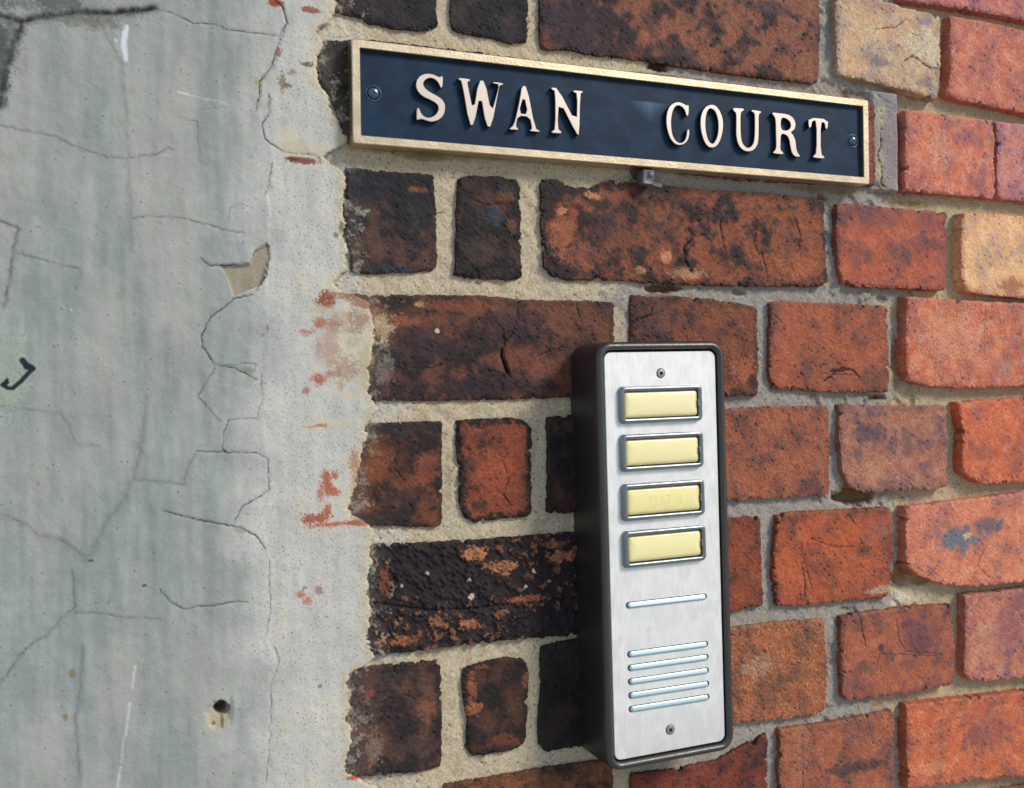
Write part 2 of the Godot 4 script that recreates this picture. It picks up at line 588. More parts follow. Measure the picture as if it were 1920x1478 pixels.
func brick_mesh(d: Dictionary, origin: Vector2) -> ArrayMesh:
	var lo: Vector2 = d.lo
	var hi: Vector2 = d.hi
	var w := hi.x - lo.x
	var h := hi.y - lo.y
	var gap := 1.05 if lo.x < 250.0 else 1.35
	var nu := int(w / gap)
	var nv := int(h / gap)
	var T := samples(d.top, nu)
	var B := samples(d.bottom, nu)
	var L := samples(d.left, nv)
	var R := samples(d.right, nv)
	var rough: float = d.rough
	var proud: float = d.proud
	var flaky: bool = d.flaky
	var r := RandomNumberGenerator.new()
	r.seed = int(lo.x * 13.0 + lo.y * 7.0) + 5000
	var tx := r.randf_range(-0.8, 0.8)
	var ty := r.randf_range(-0.8, 0.8)
	var pos := PackedVector3Array()
	pos.resize((nu + 1) * (nv + 1))
	var uv := PackedVector2Array()
	uv.resize(pos.size())
	for j in nv + 1:
		var t := float(j) / nv
		for i in nu + 1:
			var s := float(i) / nu
			var p := T[i] * (1.0 - t) + B[i] * t + L[j] * (1.0 - s) + R[j] * s - (T[0] * (1.0 - s) * (1.0 - t) + T[nu] * s * (1.0 - t) + B[0] * (1.0 - s) * t + B[nu] * s * t)
			var dx := minf(s, 1.0 - s) * w
			var dy := minf(t, 1.0 - t) * h
			var e := minf(dx, dy)
			if dx < 3.2 and dy < 3.2:
				e = minf(e, 3.2 - sqrt((3.2 - dx) * (3.2 - dx) + (3.2 - dy) * (3.2 - dy)))
			# ragged outline
			if e < 6.0:
				var f := (1.0 - maxf(e, 0.0) / 6.0)
				p.x += (_nb[at_brick(p.x + 40.0, p.y)] / 255.0 - 0.5) * 1.5 * f + (_nc[at_brick(p.x, p.y + 9.0)] / 255.0 - 0.5) * 0.9 * f
				p.y += (_nb[at_brick(p.x, p.y + 40.0)] / 255.0 - 0.5) * 1.5 * f + (_nc[at_brick(p.x + 9.0, p.y)] / 255.0 - 0.5) * 0.9 * f
				# bites broken out of the arris
				var bite := sm(0.66, 0.78, _nd[at_brick(p.x, p.y)] / 255.0) * 3.0 * f
				if dx < dy:
					p.x += bite if s < 0.5 else -bite
				else:
					p.y += -bite if t < 0.5 else bite
			var o := at_brick(p.x, p.y)
			var b := _nb[o] / 255.0
			var z := proud + tx * (s - 0.5) + ty * (t - 0.5) + (_na[o] / 255.0 - 0.5) * 1.1 + (b - 0.5) * 0.62 * rough + (_nc[o] / 255.0 - 0.5) * 0.22 * rough
			if flaky:
				z += sm(0.5, 0.62, b * 0.6 + _nc[o] / 255.0 * 0.4) * 1.0
			var pit := _pit[o] / 255.0
			z -= (1.0 - sm(0.03, 0.13, pit)) * sm(0.46, 0.60, b * 0.5 + _na[o] / 510.0 + 0.05) * 1.1
			z -= _fisd[o] * 0.02
			var q := clampf((e + (b - 0.5) * 3.4 + (_nc[o] / 255.0 - 0.5) * 1.8) / 1.0, 0.0, 1.0)
			z -= 1.0 * (1.0 - sqrt(1.0 - (1.0 - q) * (1.0 - q)))
			if e < 0.0:
				z += e * 1.5
			pos[j * (nu + 1) + i] = Vector3(p.x - origin.x, p.y - origin.y, z) * MM
			uv[j * (nu + 1) + i] = Vector2((p.x - BX) * BP / BW, (BY - p.y) * BP / BH)
	var idx := PackedInt32Array()
	var nor := grid_normals(pos, nu, nv)
	idx = grid_index(nu, nv)
	# sides going back into the mortar
	var ring := PackedInt32Array()
	for i in nu:
		ring.append(i)
	for j in nv:
		ring.append(j * (nu + 1) + nu)
	for i in nu:
		ring.append(nv * (nu + 1) + nu - i)
	for j in nv:
		ring.append((nv - j) * (nu + 1))
	var first := pos.size()
	var count := ring.size()
	for k in count:
		var a := pos[ring[k]]
		var before := pos[ring[(k + count - 1) % count]]
		var after := pos[ring[(k + 1) % count]]
		var along := after - before
		var out := Vector3(-along.y, along.x, 0.0).normalized()
		for deep in 2:
			pos.append(a if deep == 0 else Vector3(a.x, a.y, -0.016))
			nor.append(out)
			uv.append(uv[ring[k]] - (Vector2(out.x, -out.y) * 14.0 * BP / Vector2(BW, BH) if deep else Vector2.ZERO))
	for k in count:
		var p := first + k * 2
		var q := first + ((k + 1) % count) * 2
		idx.append_array([p, p + 1, q, q, p + 1, q + 1])
	return arrays_mesh(pos, nor, uv, idx)


func grid_index(nu: int, nv: int) -> PackedInt32Array:
	var idx := PackedInt32Array()
	idx.resize(nu * nv * 6)
	var k := 0
	for j in nv:
		for i in nu:
			var a := j * (nu + 1) + i
			idx[k] = a
			idx[k + 1] = a + 1
			idx[k + 2] = a + nu + 2
			idx[k + 3] = a
			idx[k + 4] = a + nu + 2
			idx[k + 5] = a + nu + 1
			k += 6
	return idx


func grid_normals(pos: PackedVector3Array, nu: int, nv: int) -> PackedVector3Array:
	var nor := PackedVector3Array()
	nor.resize(pos.size())
	var w := nu + 1
	for j in nv + 1:
		var up := maxi(j - 1, 0) * w
		var down := mini(j + 1, nv) * w
		for i in w:
			var u := pos[j * w + mini(i + 1, nu)] - pos[j * w + maxi(i - 1, 0)]
			var v := pos[up + i] - pos[down + i]
			nor[j * w + i] = u.cross(v).normalized()
	return nor


func mortar_depth(x: float, y: float) -> float:
	var d := 2.9 + 1.4 * sm(90.0, 180.0, x) + 4.2 * sm(285.0, 330.0, x)
	if x > 235.0 and x < 335.0:
		d += 2.0 * sm(0.45, 0.6, _na[at_brick(x, y)] / 255.0)
	# the wide jointing strip beside the plate lies nearly flush
	if x > 288.0 and x < 321.0 and y > 148.0 and y < 222.0:
		d = lerpf(d, 0.8, sm(288.0, 292.0, x) * (1.0 - sm(314.0, 320.0, x)))
	return d


func brick_stain(x: float, y: float, rx: float, ry: float, color: String, share: float) -> void:
	_brick_stains.append([x, y, rx, ry, Color(color), share])


func stain_sheet(sheet: PackedByteArray, stains: Array[Array], ragged: float) -> PackedByteArray:
	for s in stains:
		var sx: float = s[0]
		var sy: float = s[1]
		var rx: float = s[2]
		var ry: float = s[3]
		var color: Color = s[4]
		var share: float = s[5]
		for iy in range(maxi(0, int((BY - sy - ry * 1.5) * BP)), mini(BH - 1, int((BY - sy + ry * 1.5) * BP)) + 1):
			for ix in range(maxi(0, int((sx - rx * 1.5 - BX) * BP)), mini(BW - 1, int((sx + rx * 1.5 - BX) * BP)) + 1):
				var o := iy * BW + ix
				var u := (BX + ix / BP - sx) / rx
				var v := (BY - iy / BP - sy) / ry
				var m := sm(0.0, 0.45, 1.0 - sqrt(u * u + v * v) + ((_nb[o] - 128) * 0.55 + (_nc[o] - 128) * 0.45) * 0.0078 * ragged) * share
				var g := (0.80 + 0.30 * _nc[o] / 255.0) * 255.0
				o *= 3
				sheet[o] = clampi(int(lerpf(sheet[o], color.r * g, m)), 0, 255)
				sheet[o + 1] = clampi(int(lerpf(sheet[o + 1], color.g * g, m)), 0, 255)
				sheet[o + 2] = clampi(int(lerpf(sheet[o + 2], color.b * g, m)), 0, 255)
	return sheet


func paint_mortar() -> void:
	var cream := Color(0.735, 0.680, 0.575)
	var grey := Color(0.600, 0.575, 0.545)
	var beige := Color(0.725, 0.660, 0.535)
	for iy in BH:
		var y := BY - iy / BP
		for ix in BW:
			var o := iy * BW + ix
			if _under[o]:
				continue
			var x := BX + ix / BP
			var a := _na[o] * 0.003921569
			var b := _nb[o] * 0.003921569
			var c := _nc[o] * 0.003921569
			var t := x + (a - 0.5) * 90.0 + (b - 0.5) * 30.0
			var col := cream.lerp(grey, sm(88.0, 118.0, t + (20.0 if y < 100.0 else 0.0)))
			col = col.lerp(beige, sm(295.0, 330.0, t))
			col = col.lerp(Color(0.64, 0.56, 0.42), sm(0.52, 0.72, b * 0.5 + _nd[o] * 0.00196) * 0.45)
			var over := x - _edge_far[iy]
			if over < 30.0:
				col = col.lerp(Color(0.76, 0.745, 0.71), sm(0.46, 0.60, b * 0.5 + a * 0.3 + c * 0.2 - clampf(over, 0.0, 30.0) * 0.007 + 0.08) * 0.75)
			var g := 0.84 + 0.32 * c
			var pit := _pit[o] * 0.003921569
			# sand: pale and dark grains
			var n := _nc[(o + 91 * BW) % (BW * BH)] * 0.003921569
			col = col.lerp(Color(0.86, 0.82, 0.72), sm(0.74, 0.86, n) * 0.55)
			col = col.lerp(Color(0.30, 0.25, 0.20), (1.0 - sm(0.14, 0.24, n)) * 0.65)
			col = col.lerp(Color(0.24, 0.18, 0.14), (1.0 - sm(0.02, 0.09, pit)) * sm(0.48, 0.56, a) * 0.9)
			var go := _gou[o] / 150.0
			col = col.lerp(Color(0.44, 0.31, 0.18), clampf(go, 0.0, 1.0) * 0.65)
			var f := _fis[o] * 0.003921569
			col = col.lerp(Color(0.12, 0.10, 0.09), f * 0.8)
			var k := o * 3
			_mortar_rgb[k] = clampi(int(col.r * g * 255.0), 0, 255)
			_mortar_rgb[k + 1] = clampi(int(col.g * g * 255.0), 0, 255)
			_mortar_rgb[k + 2] = clampi(int(col.b * g * 255.0), 0, 255)
			_mortar_bump[o] = clampi(int(125.0 + (c - 0.5) * 140.0 + (n - 0.5) * 110.0 - f * 90.0), 0, 255)
	_mortar_rgb = stain_sheet(_mortar_rgb, _mortar_stains, 0.65)


func build_brick_wall() -> void:
	_wall = thing("brick_wall", "weathered red and soot-blackened brick wall with pale recessed mortar joints", "wall", Vector3(0.1, 0, 0))
	brick([-107.7, 280.5, -78.2, 284.1, -46.9, 287.4], [-46.9, 287.4, -46.9, 258.0, -46.9, 225.4], [-108.9, 226.3, -100.0, 225.9, -90.4, 222.4, -75.6, 221.1, -64.6, 221.5, -52.8, 222.3, -46.9, 225.4], [-107.7, 280.5, -109.3, 252.0, -108.9, 226.3], {"base": "4a3a38", "second": "5c4440", "dark": "2a2830", "fleck": "d09a70", "burnt": 0.62, "lean": Vector2(0.00, -0.20), "flecks": 0.05, "rim": 0.30, "rough": 1.00, "proud": -0.30, "flaky": false})
	brick([-35.9, 289.2, -11.1, 291.0, 12.5, 292.1], [12.5, 292.1, 13.8, 250.0, 13.5, 223.6], [-36.6, 225.0, -29.6, 223.6, -19.0, 223.3, 2.5, 221.6, 13.5, 223.6], [-35.9, 289.2, -36.8, 262.8, -37.9, 231.4, -36.6, 225.0], {"base": "4c3c3a", "second": "6a4a40", "dark": "2a272c", "fleck": "d09a70", "burnt": 0.62, "lean": Vector2(0.00, -0.10), "flecks": 0.08, "rim": 0.30, "rough": 1.20, "proud": -0.30, "flaky": false})
	brick([22.4, 288.0, 115.9, 291.0, 242.3, 292.2], [242.3, 292.2, 243.3, 258.5, 241.9, 221.5], [22.8, 221.0, 32.1, 220.7, 43.5, 222.1, 55.0, 220.7, 94.6, 221.4, 127.6, 220.5, 148.8, 220.7, 179.4, 220.4, 215.7, 220.6, 241.9, 221.5], [22.4, 288.0, 21.8, 237.5, 22.8, 221.0], {"base": "a86449", "second": "b87455", "dark": "34282c", "fleck": "d09a70", "burnt": 0.40, "lean": Vector2(-0.38, 0.05), "flecks": 0.25, "rim": 0.25, "rough": 1.00, "proud": 0.20, "flaky": false})
	brick([257.1, 286.6, 303.5, 288.3, 356.3, 284.1], [356.3, 284.1, 355.9, 252.3, 352.8, 221.1], [258.7, 229.9, 272.8, 228.3, 297.6, 227.4, 323.0, 224.5, 336.0, 222.7, 352.8, 221.1], [257.1, 286.6, 257.7, 260.3, 258.7, 229.9], {"base": "cfa27c", "second": "d8bd94", "dark": "6a5c60", "fleck": "dccba8", "burnt": 0.17, "lean": Vector2(0.00, 0.05), "flecks": 0.25, "rim": 0.15, "rough": 0.90, "proud": 0.80, "flaky": false})
	brick([367.0, 286.3, 404.3, 286.2, 467.4, 283.2], [467.4, 283.2, 466.9, 252.3, 466.4, 217.1], [363.0, 226.2, 373.2, 223.2, 403.4, 221.6, 431.6, 219.8, 466.4, 217.1], [367.0, 286.3, 365.1, 265.7, 367.5, 245.5, 363.0, 226.2], {"base": "c46a52", "second": "cf8468", "dark": "7a5048", "fleck": "e0a890", "burnt": 0.12, "lean": Vector2(0.00, 0.00), "flecks": 0.25, "rim": 0.15, "rough": 0.70, "proud": 1.00, "flaky": false})
	brick([319.7, 362.0, 394.3, 368.6, 468.7, 372.7], [468.7, 372.7, 468.1, 329.6, 467.5, 292.7], [319.8, 292.1, 366.0, 293.2, 415.6, 293.6, 467.5, 292.7], [319.7, 362.0, 319.3, 328.0, 319.8, 292.1], {"base": "b8665a", "second": "c88070", "dark": "6a4a50", "fleck": "d8a090", "burnt": 0.25, "lean": Vector2(0.00, 0.00), "flecks": 0.20, "rim": 0.20, "rough": 0.70, "proud": 0.60, "flaky": false})
	brick([-117.7, 208.2, -87.2, 212.6, -19.1, 213.0, 70.6, 212.4], [70.6, 212.4, 71.0, 180.9, 71.0, 149.4], [-104.0, 151.3, -68.0, 151.8, -19.8, 151.8, 71.0, 149.4], [-117.7, 208.2, -118.4, 200.6, -120.9, 194.1, -120.1, 185.5, -112.6, 175.6, -107.7, 161.7, -104.0, 151.3], {"base": "54473e", "second": "6b5a4a", "dark": "332c2a", "fleck": "8c7a60", "burnt": 0.55, "lean": Vector2(0.00, 0.00), "flecks": 0.15, "rim": 0.40, "rough": 1.10, "proud": -0.40, "flaky": false})
	brick([82.5, 213.7, 179.3, 213.4, 292.4, 212.7], [292.4, 212.7, 292.5, 182.0, 292.1, 151.2], [82.5, 149.6, 178.5, 147.2, 292.1, 151.2], [82.5, 213.7, 82.5, 182.0, 82.5, 149.6], {"base": "b8604a", "second": "c4725a", "dark": "4a3634", "fleck": "d09a70", "burnt": 0.25, "lean": Vector2(0.00, 0.00), "flecks": 0.20, "rim": 0.30, "rough": 0.80, "proud": 0.00, "flaky": false})
	brick([321.3, 210.0, 364.9, 209.7, 409.9, 209.7], [409.9, 209.7, 410.6, 179.3, 410.7, 149.3], [320.5, 149.1, 342.8, 149.0, 374.9, 149.5, 410.7, 149.3], [321.3, 210.0, 320.4, 180.3, 320.5, 149.1], {"base": "c86c52", "second": "d68a6c", "dark": "84565a", "fleck": "dfa58a", "burnt": 0.24, "lean": Vector2(0.10, 0.00), "flecks": 0.30, "rim": 0.10, "rough": 0.60, "proud": 1.00, "flaky": false})
	brick([413.3, 209.6, 442.9, 209.8, 469.3, 209.6], [469.3, 209.6, 469.5, 179.6, 469.0, 147.8], [413.5, 149.0, 442.1, 148.7, 469.0, 147.8], [413.3, 209.6, 413.4, 179.5, 413.5, 149.0], {"base": "c07266", "second": "d09080", "dark": "7a5a68", "fleck": "d8a898", "burnt": 0.34, "lean": Vector2(0.00, 0.00), "flecks": 0.20, "rim": 0.10, "rough": 0.60, "proud": 0.80, "flaky": false})
	brick([-104.5, 134.9, -94.5, 135.0, -74.9, 134.5, -50.3, 134.7], [-50.3, 134.7, -48.9, 111.0, -48.5, 78.4, -51.3, 75.7], [-101.6, 73.2, -88.7, 72.4, -75.5, 73.5, -51.3, 75.7], [-104.5, 134.9, -104.6, 123.5, -106.1, 107.7, -105.2, 95.2, -102.5, 85.8, -101.6, 73.2], {"base": "6a4a3c", "second": "7a5442", "dark": "2a2a30", "fleck": "a86a48", "burnt": 0.52, "lean": Vector2(0.00, -0.42), "flecks": 0.12, "rim": 0.35, "rough": 1.20, "proud": -0.20, "flaky": false})
	brick([-34.1, 133.9, -25.3, 135.8, 1.6, 136.8, 7.4, 133.5], [7.4, 133.5, 7.7, 100.8, 7.8, 73.8], [-37.2, 73.9, -27.8, 71.9, 0.8, 71.9, 7.8, 73.8], [-34.1, 133.9, -35.4, 111.8, -36.4, 85.4, -37.2, 73.9], {"base": "5a3e34", "second": "70483a", "dark": "2a2628", "fleck": "b07048", "burnt": 0.52, "lean": Vector2(0.00, -0.10), "flecks": 0.25, "rim": 0.35, "rough": 1.90, "proud": -0.20, "flaky": false})
	brick([21.4, 137.2, 34.9, 137.8, 39.5, 134.7, 46.3, 133.1, 56.0, 133.7, 61.0, 136.1, 71.7, 139.7, 114.1, 139.1, 156.5, 138.7, 196.3, 139.4, 245.1, 138.0], [245.1, 138.0, 246.6, 108.8, 247.6, 77.7], [28.6, 75.5, 38.0, 73.1, 57.2, 73.4, 84.8, 74.7, 92.9, 73.1, 121.6, 73.0, 177.6, 73.3, 241.9, 75.2, 247.6, 77.7], [21.4, 137.2, 21.5, 108.3, 23.0, 80.4, 28.6, 75.5], {"base": "aa5c3e", "second": "bd6c44", "dark": "3a2c2e", "fleck": "d49468", "burnt": 0.40, "lean": Vector2(-0.30, 0.00), "flecks": 0.35, "rim": 0.35, "rough": 1.30, "proud": 0.00, "flaky": false})
	brick([257.0, 136.0, 296.4, 136.1, 361.2, 135.5], [361.2, 135.5, 361.3, 106.2, 359.3, 75.5], [261.1, 78.5, 270.8, 76.1, 321.0, 76.0, 359.3, 75.5], [257.0, 136.0, 256.2, 109.3, 257.9, 88.1, 261.1, 78.5], {"base": "b45a42", "second": "c06a4a", "dark": "5c4248", "fleck": "d09a70", "burnt": 0.36, "lean": Vector2(0.00, -0.28), "flecks": 0.12, "rim": 0.25, "rough": 0.80, "proud": 0.40, "flaky": false})
	brick([376.3, 135.6, 407.7, 136.6, 468.2, 136.6], [468.2, 136.6, 467.7, 102.3, 467.3, 69.7], [380.4, 75.7, 401.3, 73.4, 441.0, 71.6, 467.3, 69.7], [376.3, 135.6, 374.3, 110.9, 375.1, 85.4, 380.4, 75.7], {"base": "e2ac7a", "second": "e8b888", "dark": "b8684a", "fleck": "f0cda0", "burnt": 0.10, "lean": Vector2(0.00, 0.12), "flecks": 0.30, "rim": 0.35, "rough": 0.60, "proud": 1.40, "flaky": false})
	brick([-121.4, 60.7, -88.8, 60.0, -38.4, 61.4, -8.3, 61.2, 5.0, 59.6, 45.5, 60.3, 73.5, 59.6], [73.5, 59.6, 73.6, 30.5, 72.8, -1.8], [-121.4, -0.7, -92.8, -2.9, -56.3, -3.7, -21.6, -3.8, 14.6, -3.2, 42.8, -2.8, 72.8, -1.8], [-121.4, 60.7, -122.4, 28.9, -121.4, -0.7], {"base": "87513f", "second": "94583e", "dark": "3c2e30", "fleck": "b87850", "burnt": 0.46, "lean": Vector2(-0.30, 0.12), "flecks": 0.18, "rim": 0.30, "rough": 1.10, "proud": -0.20, "flaky": false})
	brick([86.3, 64.5, 109.1, 64.0, 121.5, 65.1, 155.5, 63.4, 186.3, 59.4], [186.3, 59.4, 186.8, 27.7, 186.0, -2.9], [85.9, -3.3, 150.4, -2.9, 186.0, -2.9], [86.3, 64.5, 85.5, 30.6, 85.9, -3.3], {"base": "96543a", "second": "ab6240", "dark": "453234", "fleck": "c88860", "burnt": 0.34, "lean": Vector2(-0.20, -0.05), "flecks": 0.30, "rim": 0.35, "rough": 1.30, "proud": 0.00, "flaky": false})
	brick([198.1, 63.0, 209.1, 64.0, 251.3, 63.2, 301.5, 62.8], [301.5, 62.8, 303.1, 32.3, 303.1, -1.3], [199.1, 2.2, 245.7, -0.8, 303.1, -1.3], [198.1, 63.0, 197.4, 42.7, 196.2, 16.5, 199.1, 2.2], {"base": "a85a40", "second": "ba6844", "dark": "5e4038", "fleck": "c88a60", "burnt": 0.30, "lean": Vector2(0.00, 0.00), "flecks": 0.15, "rim": 0.25, "rough": 0.80, "proud": 0.20, "flaky": false})
	brick([320.9, 70.0, 373.7, 68.6, 467.2, 67.1], [467.2, 67.1, 466.7, 33.6, 466.3, 0.6], [321.1, 7.3, 340.8, 3.2, 372.8, 0.9, 440.0, 2.1, 466.3, 0.6], [320.9, 70.0, 319.4, 36.4, 321.1, 7.3], {"base": "c8694a", "second": "d48a68", "dark": "8c5c60", "fleck": "e0a682", "burnt": 0.16, "lean": Vector2(0.20, 0.00), "flecks": 0.30, "rim": 0.10, "rough": 0.50, "proud": 1.10, "flaky": false})
	brick([-109.0, -16.8, -92.9, -16.6, -76.5, -16.2, -46.8, -16.2], [-46.8, -16.2, -46.8, -48.8, -46.8, -79.9], [-109.6, -75.2, -93.6, -77.4, -70.5, -79.4, -52.0, -81.2, -46.8, -79.9], [-109.0, -16.8, -109.9, -46.3, -109.6, -75.2], {"base": "8a4e34", "second": "a05c3a", "dark": "33292b", "fleck": "b87048", "burnt": 0.44, "lean": Vector2(0.00, -0.10), "flecks": 0.10, "rim": 0.60, "rough": 1.00, "proud": -0.20, "flaky": false})
	brick([-36.5, -16.4, -21.7, -15.0, -0.2, -14.8, 8.9, -17.3], [8.9, -17.3, 13.3, -22.5, 12.6, -54.6, 12.7, -76.6], [-32.9, -75.7, -26.0, -79.4, -8.1, -78.1, 9.4, -77.7, 12.7, -76.6], [-36.5, -16.4, -36.9, -29.5, -35.4, -46.0, -35.6, -65.7, -32.9, -75.7], {"base": "a85538", "second": "b8603c", "dark": "2e2628", "fleck": "c47a50", "burnt": 0.25, "lean": Vector2(0.00, 0.00), "flecks": 0.10, "rim": 0.95, "rough": 0.90, "proud": -0.10, "flaky": false})
	brick([24.2, -15.2, 52.3, -13.0, 124.8, -10.6], [124.8, -10.6, 126.1, -41.3, 126.5, -75.9], [23.5, -76.1, 36.3, -77.2, 71.1, -76.3, 126.5, -75.9], [24.2, -15.2, 24.6, -44.9, 23.5, -76.1], {"base": "5e3a2c", "second": "70432e", "dark": "2a2224", "fleck": "d09a70", "burnt": 0.50, "lean": Vector2(0.00, 0.00), "flecks": 0.12, "rim": 0.50, "rough": 1.00, "proud": -0.10, "flaky": false})
	brick([138.3, -11.1, 162.0, -11.9, 199.0, -10.6, 247.9, -11.3], [247.9, -11.3, 248.0, -45.2, 248.0, -75.2], [137.5, -75.1, 175.7, -75.1, 211.9, -75.0, 248.0, -75.2], [138.3, -11.1, 137.9, -41.7, 137.5, -75.1], {"base": "a65c40", "second": "b46a4a", "dark": "4a3a36", "fleck": "cc9068", "burnt": 0.26, "lean": Vector2(0.00, 0.00), "flecks": 0.22, "rim": 0.20, "rough": 1.00, "proud": 0.10, "flaky": false})
	brick([257.5, -10.2, 299.5, -11.6, 359.2, -12.0], [359.2, -12.0, 360.4, -40.6, 359.4, -74.8], [265.0, -70.6, 281.1, -75.2, 308.7, -74.5, 339.8, -75.1, 359.4, -74.8], [257.5, -10.2, 256.7, -33.8, 258.4, -57.1, 265.0, -70.6], {"base": "aa6a52", "second": "bd8468", "dark": "54424a", "fleck": "cc9a78", "burnt": 0.34, "lean": Vector2(-0.08, -0.20), "flecks": 0.30, "rim": 0.20, "rough": 1.00, "proud": 0.40, "flaky": false})
	brick([369.9, -9.7, 405.7, -8.5, 466.2, -6.7], [466.2, -6.7, 465.7, -39.2, 465.2, -72.6], [373.5, -63.1, 389.3, -72.4, 405.9, -73.9, 438.9, -73.6, 465.2, -72.6], [369.9, -9.7, 374.0, -28.6, 373.5, -63.1], {"base": "c8623f", "second": "d47a54", "dark": "8a5048", "fleck": "e09a72", "burnt": 0.18, "lean": Vector2(0.00, 0.05), "flecks": 0.25, "rim": 0.10, "rough": 0.60, "proud": 1.30, "flaky": false})
	brick([-95.0, -88.4, -88.8, -88.5, -67.3, -89.6, -22.5, -90.2, 47.6, -89.5, 70.9, -89.6], [70.9, -89.6, 71.7, -123.6, 72.1, -157.2], [-95.0, -154.3, -89.5, -154.6, -71.4, -155.3, -40.8, -154.9, -1.8, -154.6, 43.0, -156.4, 72.1, -157.2], [-95.0, -88.4, -95.3, -119.8, -95.0, -154.3], {"base": "33272a", "second": "3c2a28", "dark": "1e1a1e", "fleck": "b0704a", "burnt": 0.35, "lean": Vector2(0.00, 0.00), "flecks": 0.75, "rim": 0.10, "rough": 2.00, "proud": -0.20, "flaky": true})
	brick([83.7, -87.5, 132.3, -87.5, 186.7, -87.2], [186.7, -87.2, 188.1, -117.9, 188.6, -150.0], [84.5, -152.1, 162.4, -152.1, 188.6, -150.0], [83.7, -87.5, 84.1, -121.0, 84.5, -152.1], {"base": "ac5638", "second": "bb6440", "dark": "5a3830", "fleck": "c88a60", "burnt": 0.22, "lean": Vector2(0.00, 0.00), "flecks": 0.20, "rim": 0.20, "rough": 0.90, "proud": 0.00, "flaky": false})
	brick([201.6, -87.7, 209.5, -85.8, 268.7, -86.7, 304.5, -87.4], [304.5, -87.4, 305.7, -110.5, 304.9, -134.2, 301.1, -153.7], [199.9, -151.0, 220.1, -153.2, 248.5, -153.0, 301.1, -153.7], [201.6, -87.7, 199.2, -103.7, 197.5, -129.8, 199.9, -151.0], {"base": "b85a38", "second": "c66840", "dark": "583c3c", "fleck": "cc8860", "burnt": 0.28, "lean": Vector2(0.00, -0.25), "flecks": 0.12, "rim": 0.25, "rough": 0.90, "proud": 0.40, "flaky": false})
	brick([318.3, -87.7, 371.6, -85.1, 465.1, -81.2], [465.1, -81.2, 465.2, -116.3, 464.6, -152.7], [329.5, -140.1, 354.6, -148.5, 381.6, -152.3, 437.8, -152.7, 464.6, -152.7], [318.3, -87.7, 317.0, -107.2, 318.2, -132.0, 329.5, -140.1], {"base": "cc7455", "second": "d88c6a", "dark": "8a5a5e", "fleck": "e0a585", "burnt": 0.22, "lean": Vector2(0.15, 0.00), "flecks": 0.30, "rim": 0.10, "rough": 0.60, "proud": 1.30, "flaky": false})
	brick([-110.5, -161.5, -99.3, -161.5, -74.8, -161.6, -49.5, -162.2], [-49.5, -162.2, -48.0, -182.6, -49.2, -228.0], [-111.2, -224.4, -106.4, -225.2, -91.9, -226.7, -65.5, -228.5, -49.2, -228.0], [-110.5, -161.5, -111.5, -190.5, -111.2, -224.4], {"base": "6e4c3e", "second": "7e5644", "dark": "382c2c", "fleck": "a87250", "burnt": 0.46, "lean": Vector2(0.00, 0.00), "flecks": 0.20, "rim": 0.30, "rough": 1.20, "proud": -0.20, "flaky": false})
	brick([-34.0, -169.1, -23.4, -166.7, -5.5, -165.3, 7.2, -168.0], [7.2, -168.0, 9.7, -176.0, 8.7, -199.6, 6.6, -221.2], [-33.1, -218.6, -28.6, -224.5, -13.4, -224.4, -2.5, -224.3, 6.6, -221.2], [-34.0, -169.1, -34.8, -184.1, -31.9, -201.0, -33.1, -218.6], {"base": "64402f", "second": "784a34", "dark": "2e2426", "fleck": "a86442", "burnt": 0.48, "lean": Vector2(0.00, 0.10), "flecks": 0.25, "rim": 0.45, "rough": 1.10, "proud": -0.10, "flaky": false})
	brick([18.4, -162.1, 27.7, -159.3, 50.6, -158.9, 114.6, -159.3], [114.6, -159.3, 115.0, -195.2, 115.5, -228.2], [20.2, -228.2, 34.5, -228.5, 69.3, -228.9, 115.5, -228.2], [18.4, -162.1, 18.0, -190.6, 16.0, -207.3, 16.6, -222.9, 20.2, -228.2], {"base": "3c2c26", "second": "4a332a", "dark": "241e1f", "fleck": "8a5a40", "burnt": 0.45, "lean": Vector2(0.00, 0.00), "flecks": 0.15, "rim": 0.30, "rough": 1.20, "proud": -0.10, "flaky": false})
	brick([127.1, -164.1, 163.6, -163.3, 183.5, -163.0, 201.6, -162.8, 242.6, -164.8], [242.6, -164.8, 244.0, -198.8, 242.2, -230.1], [127.2, -229.8, 165.0, -229.0, 219.1, -232.0, 233.2, -232.0, 242.2, -230.1], [127.1, -164.1, 127.1, -196.6, 127.2, -229.8], {"base": "a8623f", "second": "b87048", "dark": "6a4a3a", "fleck": "d8b088", "burnt": 0.28, "lean": Vector2(-0.12, 0.05), "flecks": 0.55, "rim": 0.15, "rough": 1.90, "proud": 0.00, "flaky": false})
	brick([257.5, -164.3, 272.6, -163.0, 317.8, -163.1, 362.4, -164.6], [362.4, -164.6, 365.3, -191.9, 363.8, -220.3, 361.6, -226.1], [257.2, -221.1, 262.0, -226.0, 286.6, -226.3, 316.9, -226.8, 361.6, -226.1], [257.5, -164.3, 256.1, -192.4, 257.2, -221.1], {"base": "a85c42", "second": "b86c4c", "dark": "4e3a42", "fleck": "cc9470", "burnt": 0.32, "lean": Vector2(0.10, -0.15), "flecks": 0.20, "rim": 0.25, "rough": 0.90, "proud": 0.40, "flaky": false})
